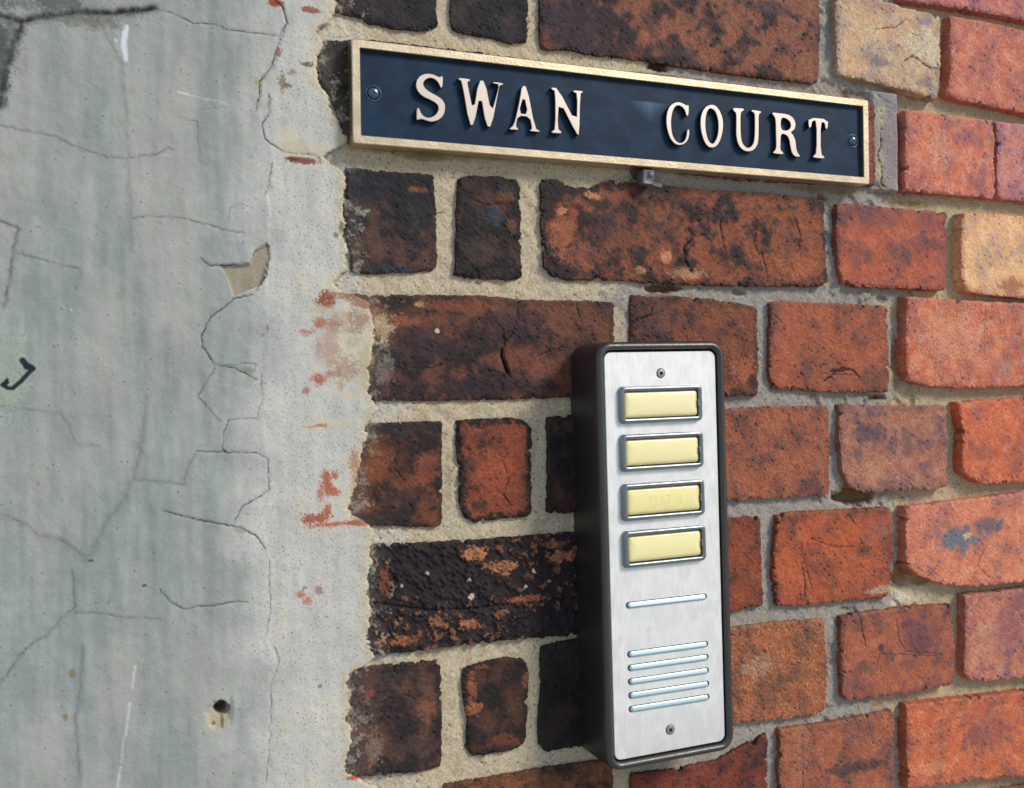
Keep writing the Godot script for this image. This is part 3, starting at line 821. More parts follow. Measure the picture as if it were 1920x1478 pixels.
	brick([375.5, -158.4, 403.6, -158.7, 464.0, -158.2], [464.0, -158.2, 463.5, -193.3, 462.9, -230.9], [379.5, -224.2, 397.1, -227.0, 425.2, -228.2, 462.9, -230.9], [375.5, -158.4, 375.6, -188.8, 374.1, -218.2, 379.5, -224.2], {"base": "b86a54", "second": "c88a6c", "dark": "6a4a54", "fleck": "d8a484", "burnt": 0.30, "lean": Vector2(0.20, 0.00), "flecks": 0.30, "rim": 0.20, "rough": 0.70, "proud": 1.00, "flaky": false})
	brick([-47.6, -238.7, -13.5, -238.7, 26.8, -238.4, 69.2, -240.1], [69.2, -240.1, 68.8, -273.6, 69.1, -308.6], [-47.6, -302.7, 11.1, -308.0, 69.1, -308.6], [-47.6, -238.7, -47.5, -267.4, -47.6, -302.7], {"base": "96593a", "second": "a8663f", "dark": "402e2a", "fleck": "c89068", "burnt": 0.36, "lean": Vector2(0.00, 0.00), "flecks": 0.40, "rim": 0.30, "rough": 1.70, "proud": -0.10, "flaky": false})
	brick([82.5, -251.9, 109.4, -253.5, 149.5, -253.3, 191.6, -240.0], [191.6, -240.0, 191.2, -271.4, 190.7, -308.7], [82.6, -311.1, 150.9, -312.0, 190.7, -308.7], [82.5, -251.9, 82.2, -279.3, 82.6, -311.1], {"base": "98452f", "second": "a85238", "dark": "4e2e30", "fleck": "c08060", "burnt": 0.32, "lean": Vector2(0.00, 0.00), "flecks": 0.15, "rim": 0.30, "rough": 1.10, "proud": 0.10, "flaky": false})
	brick([201.6, -238.0, 247.3, -239.6, 304.5, -238.0], [304.5, -238.0, 304.7, -265.0, 304.2, -300.6, 304.0, -316.4], [201.1, -309.7, 246.4, -312.6, 304.0, -316.4], [201.6, -238.0, 200.7, -272.8, 201.1, -309.7], {"base": "aa5f45", "second": "bb6e4c", "dark": "54423e", "fleck": "cc9874", "burnt": 0.32, "lean": Vector2(0.00, 0.20), "flecks": 0.20, "rim": 0.20, "rough": 0.90, "proud": 0.40, "flaky": false})
	brick([316.8, -235.6, 369.5, -237.3, 462.8, -241.1], [462.8, -241.1, 462.2, -278.7, 461.7, -312.9], [316.5, -298.6, 368.6, -301.0, 424.1, -305.4, 461.7, -312.9], [316.8, -235.6, 315.9, -266.6, 316.5, -298.6], {"base": "c26240", "second": "cf774e", "dark": "6e4a4c", "fleck": "dfa078", "burnt": 0.20, "lean": Vector2(0.15, 0.00), "flecks": 0.35, "rim": 0.20, "rough": 0.90, "proud": 1.00, "flaky": false})
	brick([390.3, -314.3, 424.0, -315.5, 461.7, -318.0], [461.7, -318.0, 461.1, -355.5, 460.6, -393.9], [389.3, -387.7, 422.9, -390.9, 460.6, -393.9], [390.3, -314.3, 389.8, -347.3, 389.3, -387.7], {"base": "b0604a", "second": "c07858", "dark": "5e4448", "fleck": "d09a70", "burnt": 0.20, "lean": Vector2(0.00, 0.00), "flecks": 0.25, "rim": 0.20, "rough": 0.80, "proud": 0.80, "flaky": false})
	brick([260.7, -323.9, 315.6, -326.3, 376.4, -330.6], [376.4, -330.6, 375.9, -361.3, 375.5, -394.1], [260.0, -380.8, 314.8, -388.0, 375.5, -394.1], [260.7, -323.9, 260.3, -351.8, 260.0, -380.8], {"base": "b0604a", "second": "c07858", "dark": "5e4448", "fleck": "d09a70", "burnt": 0.20, "lean": Vector2(0.00, 0.00), "flecks": 0.25, "rim": 0.20, "rough": 0.80, "proud": 0.40, "flaky": false})
	# cracks and spalls in brick and mortar, hollows and stains in the joints
	fissure([5.1, 60.2, 4.2, 48.4, 1.2, 38.3], 0.7, 1.0)
	fissure([1.2, 38.3, -4.0, 33.2, -6.3, 23.1], 1.2, 1.5)
	fissure([-8.5, 43.8, -5.0, 38.2, -6.2, 28.2], 0.5, 0.8)
	fissure([-6.9, 28.2, -4.8, 19.8, -2.4, 13.1], 2.2, 4.0)
	fissure([-5.3, 12.4, -6.4, 6.4, -7.3, -3.6], 0.7, 1.2)
	fissure([-17.1, 15.5, -5.3, 13.1], 0.6, 1.0)
	fissure([17.9, 23.9, 28.0, 28.4, 39.4, 30.2], 0.6, 0.8)
	fissure([46.6, 59.6, 46.2, 54.4, 49.9, 45.8], 0.6, 0.8)
	fissure([-69.5, 16.4, -52.6, 16.4, -38.8, 21.4], 0.4, 0.5)
	fissure([187.0, 115.3, 184.7, 104.0, 189.0, 94.9], 0.7, 1.2)
	fissure([189.1, 100.5, 193.9, 87.6, 195.6, 76.4], 0.5, 1.0)
	fissure([157.1, 122.9, 157.0, 111.9, 160.3, 97.4], 0.9, 1.2)
	fissure([131.8, 114.9, 134.8, 119.8, 145.5, 121.5, 147.5, 111.4], 0.6, 0.8)
	fissure([130.5, 110.5, 134.6, 106.4, 145.3, 107.6], 0.6, 0.8)
	fissure([134.6, 105.3, 127.4, 97.7, 128.1, 88.7, 133.5, 81.7], 1.3, 1.5)
	fissure([219.0, 122.7, 224.5, 111.6, 222.5, 100.1], 1.0, 0.8)
	fissure([-43.0, 113.0, -58.4, 107.2, -62.6, 94.0], 0.6, 0.8)
	fissure([-63.2, 131.2, -54.8, 128.5, -49.9, 110.9], 0.5, 0.6)
	fissure([86.5, 46.5, 100.7, 52.0, 102.8, 57.4], 0.9, 1.0)
	fissure([243.4, 6.9, 260.3, 16.5, 270.0, 14.5, 275.8, 9.4], 1.2, 1.3)
	fissure([248.2, 13.8, 269.0, 15.3], 2.0, 1.0)
	fissure([199.8, 54.0, 207.9, 48.5], 0.6, 0.8)
	fissure([398.9, 65.5, 397.4, 37.2, 396.2, 28.9], 0.4, 0.4)
	fissure([221.5, -122.2, 225.0, -135.8, 223.9, -149.0], 0.7, 1.2)
	fissure([222.2, -105.1, 221.5, -118.4], 0.6, 0.8)
	fissure([230.1, -105.6, 249.0, -112.6, 268.3, -113.9], 0.6, 0.8)
	fissure([222.9, -118.5, 232.0, -144.0], 0.4, 0.6)
	fissure([263.8, -90.3, 271.0, -98.5], 0.8, 0.8)
	fissure([336.2, -141.8, 346.9, -134.1, 349.6, -129.5], 0.5, 0.7)
	fissure([395.7, -122.4, 387.3, -136.3, 401.0, -147.7], 0.4, 0.5)
	fissure([293.1, 266.8, 313.4, 271.3, 323.7, 278.6], 0.5, 0.6)
	fissure([320.7, 246.3, 328.5, 251.2, 344.1, 244.1, 353.1, 243.9], 1.0, 1.2)
	fissure([328.5, 251.2, 347.0, 265.5], 0.4, 0.5)
	fissure([323.6, 268.6, 336.5, 266.2], 0.5, 0.5)
	fissure([286.8, -208.3, 292.0, -194.3, 348.6, -202.3], 0.4, 0.5)
	fissure([273.6, -163.0, 274.9, -174.9, 279.6, -189.0], 0.8, 1.0)
	fissure([308.5, -170.2, 309.8, -186.2, 317.3, -195.8, 348.6, -200.3], 0.5, 0.6)
	fissure([219.9, -241.6, 220.8, -282.8], 0.5, 0.6)
	fissure([-5.9, -43.8, -2.4, -54.0, -6.2, -63.8, -0.8, -70.8], 0.7, 0.9)
	fissure([-75.1, -34.9, -76.8, -44.4, -70.3, -52.7], 0.7, 0.8)
	fissure([-90.8, -123.3, -57.6, -131.1, -23.0, -132.6, 43.2, -131.6], 1.2, 1.2)
	fissure([-94.6, -178.5, -79.9, -177.1], 0.5, 0.6)
	fissure([241.1, 12.6, 275.9, 11.0], 0.5, 0.4)
	fissure([299.7, 196.4, 298.1, 190.3, 299.5, 182.6, 295.4, 174.3, 299.3, 162.8, 299.1, 152.9, 309.2, 147.6], 0.8, 1.5)
	fissure([295.0, 220.8, 302.5, 215.3, 312.6, 212.7], 0.7, 1.0)
	fissure([-27.2, 122.2, -16.7, 117.9, -5.9, 120.2], 0.8, 0.8)
	gouge(109.4, 219.7, 10.0, 3.2, 6.0)
	gouge(112.2, 70.5, 14.2, 3.6, 7.0)
	gouge(173.0, 69.3, 6.2, 2.6, 3.0)
	gouge(273.9, -77.5, 21.9, 7.0, 7.0)
	gouge(299.8, -5.3, 5.1, 2.8, 6.0)
	gouge(216.8, 131.4, 4.7, 3.8, 3.0)
	gouge(247.6, 140.2, 4.8, 3.5, 4.0)
	gouge(321.0, -139.9, 13.5, 12.0, 4.0)
	gouge(95.4, 145.5, 9.0, 5.0, 4.0)
	gouge(318.0, 24.6, 6.2, 16.0, 3.0)
	gouge(292.2, -5.2, 4.0, 2.4, 3.0)
	gouge(339.1, -145.3, 10.6, 4.9, 3.0)
	gouge(275.3, 218.5, 14.9, 3.5, 3.0)
	gouge(294.3, 151.1, 5.0, 4.8, 2.0)
	gouge(303.3, 68.3, 5.1, 3.2, 3.0)
	gouge(368.5, 250.6, 5.4, 16.5, 3.0)
	gouge(395.5, -174.8, 7.8, 4.2, 3.0)
	gouge(162.8, -216.3, 4.4, 3.0, 2.0)
	gouge(191.2, -264.9, 3.6, 7.5, 2.0)
	mortar_stain(309.9, 182.1, 14.4, 37.9, "94888a", 0.95)
	mortar_stain(307.8, 215.8, 18.0, 8.0, "8e8a8c", 0.80)
	mortar_stain(296.6, 137.4, 13.2, 4.8, "a0a0a2", 0.90)
	mortar_stain(331.1, -154.8, 23.7, 8.9, "d8c8a6", 0.90)
	mortar_stain(315.5, -159.5, 10.3, 5.6, "d6cdb8", 0.80)
	mortar_stain(270.3, -159.4, 14.8, 2.3, "8f9290", 0.50)
	mortar_stain(130.7, 150.2, 2.1, 1.8, "b86a30", 0.90)
	mortar_stain(189.7, 153.4, 10.9, 3.0, "94803c", 0.60)
	mortar_stain(141.4, 149.9, 26.1, 3.3, "8a7a50", 0.40)
	mortar_stain(294.2, -232.8, 7.1, 2.4, "a86a30", 0.70)
	mortar_stain(109.4, 221.2, 10.8, 3.2, "6a4a2c", 0.80)
	mortar_stain(406.5, 212.3, 5.1, 2.5, "c08a3c", 0.70)
	mortar_stain(247.7, 146.0, 44.1, 3.1, "7a6838", 0.50)
	mortar_stain(-60.4, 147.6, 45.3, 3.3, "a09050", 0.50)
	mortar_stain(-53.7, 145.5, 20.8, 2.6, "6c5a38", 0.45)
	mortar_stain(271.5, -71.5, 9.9, 5.5, "b0743a", 0.70)
	mortar_stain(286.2, -78.1, 10.0, 4.7, "a07848", 0.60)
	mortar_stain(321.0, -137.9, 9.3, 7.2, "a86838", 0.60)
	mortar_stain(317.8, 12.6, 5.2, 16.0, "a87840", 0.60)
	mortar_stain(203.3, 152.5, 13.8, 2.3, "8a6038", 0.40)
	mortar_stain(335.2, 141.8, 21.2, 3.2, "8a7038", 0.50)
	mortar_stain(53.7, -21.7, 15.7, 13.9, "a08868", 0.30)
	mortar_stain(-28.4, 235.4, 10.6, 2.7, "b09860", 0.50)
	mortar_stain(110.9, 65.1, 12.5, 2.9, "7a5a3c", 0.60)
	mortar_stain(-42.1, -52.5, 2.8, 19.7, "8a8060", 0.35)
	mortar_stain(29.8, 229.3, 7.6, 2.1, "b8a878", 0.40)
	mortar_stain(249.6, -258.2, 4.8, 15.5, "9a9c9c", 0.50)
	mortar_stain(256.2, 249.5, 4.8, 23.3, "9a9a9a", 0.50)
	mortar_stain(254.3, 105.8, 4.8, 23.3, "98989a", 0.50)
	mortar_stain(199.9, -119.2, 4.6, 22.6, "98989a", 0.50)
	mortar_stain(254.8, -45.5, 4.8, 23.3, "9c9ca0", 0.50)
	mortar_stain(225.4, 72.0, 43.1, 3.1, "98989a", 0.40)
	mortar_stain(315.3, -179.4, 6.2, 2.4, "8f9290", 0.50)
	brick_stain(368.5, -114.4, 21.8, 11.4, "6a7280", 0.85)
	brick_stain(398.8, -106.0, 21.3, 7.5, "5a5a6a", 0.70)
	brick_stain(377.8, -112.2, 5.5, 3.3, "d8b890", 0.80)
	brick_stain(367.9, 41.0, 41.3, 22.5, "dc9c7c", 0.50)
	brick_stain(417.3, 16.5, 14.2, 12.6, "8a6a70", 0.40)
	brick_stain(400.8, 37.3, 11.2, 5.8, "8a6068", 0.35)
	brick_stain(426.7, 81.7, 17.3, 7.6, "a8664a", 0.80)
	brick_stain(295.3, 243.4, 11.1, 5.5, "7a7072", 0.70)
	brick_stain(342.0, 279.0, 7.4, 4.0, "8a8494", 0.80)
	brick_stain(341.7, 258.8, 21.2, 16.2, "d8cdb0", 0.60)
	brick_stain(338.7, 232.2, 9.5, 4.0, "7a6a6c", 0.50)
	brick_stain(293.4, 284.5, 30.5, 7.1, "c88c6c", 0.40)
	brick_stain(386.4, 194.0, 16.6, 8.3, "7a5060", 0.40)
	brick_stain(353.8, 183.0, 13.4, 16.3, "e0a088", 0.50)
	brick_stain(316.2, 100.2, 11.3, 8.8, "6a5048", 0.50)
	brick_stain(296.3, 127.0, 25.4, 7.1, "7a4c50", 0.50)
	brick_stain(342.5, 125.6, 21.3, 8.1, "7a4c50", 0.40)
	brick_stain(284.2, -32.6, 22.6, 7.8, "5a4650", 0.55)
	brick_stain(319.5, -39.4, 7.2, 14.0, "5f4a4c", 0.50)
	brick_stain(288.8, -58.2, 15.1, 9.8, "c49070", 0.40)
	brick_stain(333.0, -184.6, 23.7, 18.1, "6e4450", 0.50)
	brick_stain(277.0, -202.4, 6.9, 5.5, "5a463c", 0.60)
	brick_stain(292.1, -190.3, 3.0, 3.1, "3a3030", 0.70)
	brick_stain(183.2, -192.0, 15.8, 9.3, "c0a888", 0.45)
	brick_stain(210.3, -202.6, 28.0, 5.3, "6a5038", 0.40)
	brick_stain(174.6, 14.6, 11.1, 11.1, "c07048", 0.50)
	brick_stain(181.2, 7.2, 4.5, 5.9, "2e2424", 0.80)
	brick_stain(170.0, -0.2, 8.8, 3.7, "302626", 0.60)
	brick_stain(104.8, 53.9, 8.2, 3.6, "4a3836", 0.60)
	brick_stain(108.8, 45.1, 25.1, 7.2, "6a4a48", 0.40)
	brick_stain(73.3, 107.6, 20.0, 21.0, "5a4038", 0.50)
	brick_stain(109.7, 113.0, 16.6, 17.9, "6e4a40", 0.40)
	brick_stain(34.5, 102.1, 9.9, 17.1, "b46a4a", 0.60)
	brick_stain(49.6, 89.0, 19.5, 10.4, "a0604a", 0.50)
	brick_stain(30.5, 77.3, 22.9, 2.7, "2e2426", 0.80)
	brick_stain(113.5, 91.7, 5.8, 5.7, "d08a60", 0.85)
	brick_stain(130.1, 80.8, 17.0, 4.3, "c89c74", 0.60)
	brick_stain(93.0, 82.0, 5.7, 3.5, "c8905c", 0.70)
	brick_stain(214.2, 103.5, 6.5, 15.1, "6a4440", 0.50)
	brick_stain(223.3, 88.7, 23.6, 11.4, "c06c42", 0.50)
	brick_stain(38.7, 131.5, 19.2, 4.8, "2a2428", 0.75)
	brick_stain(34.7, 117.6, 4.6, 2.7, "c88860", 0.80)
	brick_stain(57.9, 129.3, 7.8, 2.8, "d09066", 0.80)
	brick_stain(-91.4, 124.4, 19.7, 9.5, "23252c", 0.85)
	brick_stain(-58.4, 113.7, 10.2, 19.5, "23252c", 0.80)
	brick_stain(-75.5, 76.1, 20.1, 2.2, "2c3440", 0.80)
	brick_stain(-80.3, 90.0, 16.7, 9.6, "6a4636", 0.50)
	brick_stain(-61.6, 124.8, 6.8, 2.6, "a8623e", 0.60)
	brick_stain(-11.4, 111.5, 10.1, 6.0, "3a3e4c", 0.85)
	brick_stain(-2.2, 123.8, 9.1, 4.0, "7a5430", 0.70)
	brick_stain(1.2, 107.2, 4.4, 6.7, "7a4c30", 0.60)
	brick_stain(-20.5, 91.1, 14.3, 10.0, "5a4038", 0.40)
	brick_stain(-59.2, 32.6, 24.0, 13.0, "3c2c30", 0.75)
	brick_stain(-21.5, 4.8, 54.9, 6.0, "2e2228", 0.75)
	brick_stain(0.5, 46.7, 22.1, 10.1, "4e3436", 0.55)
	brick_stain(-35.0, 55.3, 32.0, 3.9, "8a4a30", 0.60)
	brick_stain(18.6, 16.5, 18.8, 10.2, "8e5040", 0.50)
	brick_stain(-84.1, 42.0, 8.6, 12.8, "c4b088", 0.75)
	brick_stain(-82.1, 16.4, 7.3, 12.8, "7a766a", 0.65)
	brick_stain(-60.7, 55.3, 4.7, 1.9, "c8a878", 0.70)
	brick_stain(-49.0, 39.3, 1.7, 1.6, "ddd0c0", 0.90)
	brick_stain(-88.9, 51.4, 9.8, 4.5, "7a4a38", 0.60)
	brick_stain(-69.2, 45.4, 13.5, 3.9, "a0603e", 0.50)
	brick_stain(-73.5, -41.4, 8.0, 16.1, "4a2c24", 0.55)
	brick_stain(-56.7, -45.2, 8.5, 13.0, "a8583a", 0.55)
	brick_stain(-89.9, -40.8, 8.5, 12.7, "8a4a2c", 0.50)
	brick_stain(-83.7, -72.3, 19.9, 5.7, "2c2628", 0.75)
	brick_stain(-69.9, -19.9, 23.7, 3.9, "2e2a2e", 0.80)
	brick_stain(-67.0, -60.9, 13.5, 6.4, "3a2c2c", 0.50)
	brick_stain(-13.2, -46.8, 18.1, 20.0, "b05838", 0.50)
	brick_stain(-22.3, -69.7, 7.1, 4.0, "33282a", 0.60)
	brick_stain(-29.1, -42.9, 4.9, 6.6, "43302e", 0.60)
	brick_stain(-50.5, -104.1, 31.4, 11.7, "241c1e", 0.95)
	brick_stain(-29.9, -118.8, 39.5, 6.6, "261e20", 0.85)
	brick_stain(-26.2, -97.6, 9.2, 5.9, "b87850", 0.90)
	brick_stain(-6.7, -108.0, 14.5, 4.7, "b87850", 0.85)
	brick_stain(35.9, -104.3, 17.6, 4.1, "b87450", 0.85)
	brick_stain(28.5, -96.2, 11.3, 2.7, "a86848", 0.70)
	brick_stain(9.5, -129.4, 18.6, 3.0, "b06040", 0.85)
	brick_stain(35.4, -148.1, 26.9, 8.9, "2a2022", 0.80)
	brick_stain(-84.1, -111.2, 4.3, 12.8, "8a4a30", 0.80)
	brick_stain(-71.3, -147.6, 16.8, 3.9, "9a5c3c", 0.75)
	brick_stain(-50.9, -138.2, 4.8, 6.5, "a86a48", 0.70)
	brick_stain(-30.2, -141.8, 7.0, 5.3, "b07048", 0.80)
	brick_stain(-8.8, -137.2, 5.8, 3.0, "a86a48", 0.70)
	brick_stain(-30.6, -114.8, 1.8, 1.6, "c8bcb0", 0.85)
	brick_stain(-73.6, -114.6, 1.3, 1.6, "c0c0c0", 0.85)
	brick_stain(-28.6, -124.8, 2.8, 3.0, "e0c0a8", 0.95)
	brick_stain(7.7, -121.8, 1.5, 1.7, "e0d8cc", 0.95)
	brick_stain(-57.4, -108.4, 1.4, 1.3, "c8bcb0", 0.90)
	brick_stain(13.4, -112.2, 1.8, 1.7, "d8ccb8", 0.90)
	brick_stain(24.5, -119.8, 2.2, 1.4, "c0a888", 0.90)
	brick_stain(51.4, 237.9, 31.4, 20.8, "3a2e34", 0.80)
	brick_stain(36.2, 246.3, 23.1, 13.7, "342a30", 0.70)
	brick_stain(103.0, 240.9, 12.4, 10.7, "b86c50", 0.40)
	brick_stain(119.4, 230.4, 21.1, 6.5, "4c3a38", 0.60)
	brick_stain(198.0, 269.7, 27.6, 5.3, "4a3a40", 0.60)
	brick_stain(78.7, 227.3, 24.2, 5.6, "40302e", 0.60)
	brick_stain(-28.9, -181.6, 3.9, 13.2, "a05c40", 0.75)
	brick_stain(-27.2, -195.0, 6.4, 4.6, "a8603f", 0.85)
	brick_stain(-7.9, -217.5, 14.5, 6.0, "8a4a2c", 0.65)
	brick_stain(7.1, -179.1, 2.9, 6.7, "a05c3c", 0.65)
	brick_stain(-21.7, -169.2, 6.4, 2.0, "a05c40", 0.60)
	brick_stain(-13.3, -221.7, 14.4, 2.7, "2a2022", 0.70)
	brick_stain(218.9, -252.9, 9.3, 26.5, "b87858", 0.50)
	brick_stain(266.2, -275.1, 34.7, 5.4, "3e3438", 0.60)
	brick_stain(271.5, -248.6, 14.8, 11.7, "7a5450", 0.40)
	brick_stain(396.5, -265.5, 28.1, 20.7, "7e5054", 0.45)
	brick_stain(336.9, -285.7, 26.5, 5.6, "e0a078", 0.40)
	brick_stain(249.1, -106.8, 29.2, 7.7, "c4603a", 0.50)
	brick_stain(293.2, -101.8, 15.1, 9.8, "8a5a58", 0.45)
	brick_stain(211.3, -123.3, 11.6, 22.7, "c4653c", 0.50)
	brick_stain(295.1, -147.3, 17.7, 3.5, "b8a898", 0.70)
	brick_stain(278.1, -116.5, 9.9, 3.1, "4a3034", 0.50)
	brick_stain(394.0, -49.8, 22.4, 8.3, "8a5048", 0.40)
	brick_stain(405.4, -29.3, 22.6, 6.7, "d8764c", 0.50)
	brick_stain(397.5, -195.1, 16.8, 20.7, "cc9270", 0.50)
	brick_stain(420.1, -189.0, 17.1, 25.1, "84505c", 0.50)
	brick_stain(-91.4, -180.5, 13.1, 12.7, "5a4640", 0.50)
	brick_stain(-58.3, -191.0, 7.5, 9.7, "a0603e", 0.50)
	brick_stain(-72.0, -211.8, 16.8, 5.1, "42302c", 0.60)
	brick_stain(-91.7, -209.0, 6.5, 12.7, "9a8a7c", 0.50)
	brick_stain(-79.8, -169.1, 20.0, 3.2, "4a3a38", 0.50)
	brick_stain(-94.6, -176.9, 5.2, 3.2, "a85a48", 0.50)
	_brick_rgb = PackedByteArray()
	_brick_rgb.resize(BW * BH * 3)
	_brick_rgb.fill(110)
	_brick_bump = PackedByteArray()
	_brick_bump.resize(BW * BH)
	_brick_bump.fill(120)
	_under = PackedByteArray()
	_under.resize(BW * BH)
	_mortar_rgb = _brick_rgb.duplicate()
	_mortar_bump = _brick_bump.duplicate()
	for d in _bricks:
		paint_brick(d)
	_brick_rgb = stain_sheet(_brick_rgb, _brick_stains, 1.0)
	paint_mortar()
	var bm := mat(Color.WHITE, 0.78)
	bm.metallic_specular = 0.4
	bm.albedo_texture = tex(_brick_rgb, BW, BH, Image.FORMAT_RGB8)
	bm.heightmap_enabled = true
	bm.heightmap_texture = tex(_brick_bump, BW, BH, Image.FORMAT_L8)
	bm.heightmap_scale = 0.05
	M.brick = bm
	var mm := mat(Color.WHITE, 0.95)
	mm.metallic_specular = 0.3
	mm.albedo_texture = tex(_mortar_rgb, BW, BH, Image.FORMAT_RGB8)
	mm.heightmap_enabled = true
	mm.heightmap_texture = tex(_mortar_bump, BW, BH, Image.FORMAT_L8)
	mm.heightmap_scale = 0.04
	M.mortar = mm
	var off := Vector3(-0.1, EYE, 0)
	var n := 0
	for d in _bricks:
		var c: Vector2 = (d.lo + d.hi) * 0.5
		part(numbered("brick", n), brick_mesh(d, c), bm, _wall, off + Vector3(c.x, c.y, 0) * MM)
		n += 1
	# the same courses run on beyond the picture
	var kinds: Array[MeshInstance3D] = []
	for child in _wall.get_children():
		var e: Vector3 = child.mesh.get_aabb().size
		if e.x > 0.095 and e.x < 0.125 and e.y < 0.075 and child.position.x > 0.09:
			kinds.append(child)
	var r := RandomNumberGenerator.new()
	r.seed = 77
	for k in range(-4, 12):
		var y := 255.3 - 75.6 * k
		var x := 524.0 + (52.0 if k % 2 else 0.0)
		if k < 0 or k > 8:
			x = -60.0 + (52.0 if k % 2 else 0.0)
			if k == -1:
				x = -10.0
		while x < 900.0:
			var free := true
			for d in _bricks:
				if x + 56.0 > d.lo.x and x - 56.0 < d.hi.x and y + 30.0 > d.lo.y and y - 30.0 < d.hi.y:
					free = false
			if free:
				var c := kinds[r.randi() % kinds.size()].duplicate()
				c.name = numbered("brick", n)
				c.position = off + Vector3(x, y, 0) * MM
				_wall.add_child(c, true)
				n += 1
			x += 115.0
	# the mortar bed: one rough sheet that the bricks stand out of
	var gap := 1.3
	var nu := int(598.0 / gap)
	var nv := int(770.0 / gap)
	var pos := PackedVector3Array()
	pos.resize((nu + 1) * (nv + 1))
	var uv := PackedVector2Array()
	uv.resize(pos.size())
	for j in nv + 1:
		for i in nu + 1:
			var x := -130.0 + gap * i
			var y := 376.0 - gap * j
			var o := at_brick(x, y)
			var z := -mortar_depth(x, y) + (_na[o] / 255.0 - 0.5) * 1.6 + (_nb[o] / 255.0 - 0.5) * 1.1 + (_nc[o] / 255.0 - 0.5) * 0.35 - _gou[o] * 0.04 - _fisd[o] * 0.02
			var pit := _pit[o] / 255.0
			z -= (1.0 - sm(0.02, 0.10, pit)) * sm(0.48, 0.56, _na[o] / 255.0) * 1.2
			pos[j * (nu + 1) + i] = Vector3(x, y, z) * MM
			uv[j * (nu + 1) + i] = Vector2((x - BX) * BP / BW, (BY - y) * BP / BH)
	part("mortar_joints", arrays_mesh(pos, grid_normals(pos, nu, nv), uv, grid_index(nu, nv)), mm, _wall, off)
	# the body of the wall behind
	var core := BoxMesh.new()
	core.size = Vector3(3.2, 3.0, 0.3)
	var cm := mat(Color(0.66, 0.60, 0.52), 0.95)
	cm.albedo_color = Color.WHITE
	cm.albedo_texture = mottled(31, Color(0.60, 0.565, 0.50), Color(0.74, 0.69, 0.60))
	cm.uv1_triplanar = true
	cm.uv1_scale = Vector3(5, 5, 5)
	part("wall_body", core, cm, _wall, Vector3(0.0, 1.5, -0.168))
	# plain jointing round the closely built piece
	for b in [[467.0, 1500.0, -1450.0, 1550.0], [-120.0, 467.0, 375.5, 1550.0], [-120.0, 467.0, -1450.0, -393.5]]:
		var box := BoxMesh.new()
		box.size = Vector3(b[1] - b[0], b[3] - b[2], 15.0) * MM
		part("mortar_bed", box, cm, _wall, off + Vector3((b[0] + b[1]) / 2, (b[2] + b[3]) / 2, -11.5) * MM)


# ---------------------------------------------------------------- cement coat

func crack(pts: Array, wide: float, dirt: float, soft: float, soft_dirt: float, deep: float) -> void:
	_crack = stroke(pts, wide, _crack, int(dirt * 255.0), CX, CY, CP, CW, CH, 0.34, true)
	_crack_deep = stroke(pts, wide * 1.5, _crack_deep, int(minf(deep * 120.0, 255.0)), CX, CY, CP, CW, CH, 0.0, true)
	if soft > 0.0:
		_soft = stroke(pts, soft * 1.6, _soft, int(soft_dirt * 255.0), CX, CY, CP, CW, CH, 0.8, false)


func mix_cem(o: int, c: Color, m: float) -> void:
	o *= 3
	_cem_rgb[o] = clampi(int(lerpf(_cem_rgb[o], c.r * 255.0, m)), 0, 255)
	_cem_rgb[o + 1] = clampi(int(lerpf(_cem_rgb[o + 1], c.g * 255.0, m)), 0, 255)
	_cem_rgb[o + 2] = clampi(int(lerpf(_cem_rgb[o + 2], c.b * 255.0, m)), 0, 255)


func blotch(x: float, y: float, rx: float, ry: float, color: String, share: float, ragged: float) -> void:
	var c := Color(color)
	for iy in range(maxi(0, int((CY - y - ry * 1.6) * CP)), mini(CH - 1, int((CY - y + ry * 1.6) * CP)) + 1):
		for ix in range(maxi(0, int((x - rx * 1.6 - CX) * CP)), mini(CW - 1, int((x + rx * 1.6 - CX) * CP)) + 1):
			var o := iy * CW + ix
			var u := (CX + ix / CP - x) / rx
			var v := (CY - iy / CP - y) / ry
			var n := (_cb[o] - 128) * 0.0078 * 0.55 + (_cc[o] - 128) * 0.0078 * 0.75
			var m := sm(0.0, 0.22 + 0.15 * ragged + clampf((rx - 15.0) / 40.0, 0.0, 0.6), 1.0 - sqrt(u * u + v * v) + n * ragged * 0.85) * share
			if m > 0.0:
				var g := 0.88 + 0.24 * _cc[o] / 255.0
				mix_cem(o, Color(c.r * g, c.g * g, c.b * g), m)


func daub(pts: Array, wide: float, color: String, share: float) -> void:
	var sheet := PackedByteArray()
	sheet.resize(CW * CH)
	sheet = stroke(pts, wide, sheet, 255, CX, CY, CP, CW, CH, 0.12, false)
	var c := Color(color)
	var lo := Vector2(1e9, 1e9)
	var hi := -lo
	for i in range(0, pts.size(), 2):
		lo = lo.min(Vector2(pts[i], pts[i + 1]))
		hi = hi.max(Vector2(pts[i], pts[i + 1]))
	for iy in range(maxi(0, int((CY - hi.y - 5.0) * CP)), mini(CH - 1, int((CY - lo.y + 5.0) * CP))):
		for ix in range(maxi(0, int((lo.x - 5.0 - CX) * CP)), mini(CW - 1, int((hi.x + 5.0 - CX) * CP))):
			var o := iy * CW + ix
			if sheet[o]:
				var bite := 1.0 if share > 0.9 else sm(0.30, 0.55, _cc[o] / 255.0 + share * 0.2)
				mix_cem(o, c, sm(0.05, 0.45, sheet[o] / 255.0) * share * bite)


func inside(p: Vector2, poly: PackedVector2Array) -> float:
	if not Geometry2D.is_point_in_polygon(p, poly):
		return 0.0
	var best := 1e9
	for i in poly.size():
		best = minf(best, Geometry2D.get_closest_point_to_segment(p, poly[i], poly[(i + 1) % poly.size()]).distance_to(p))
	return best


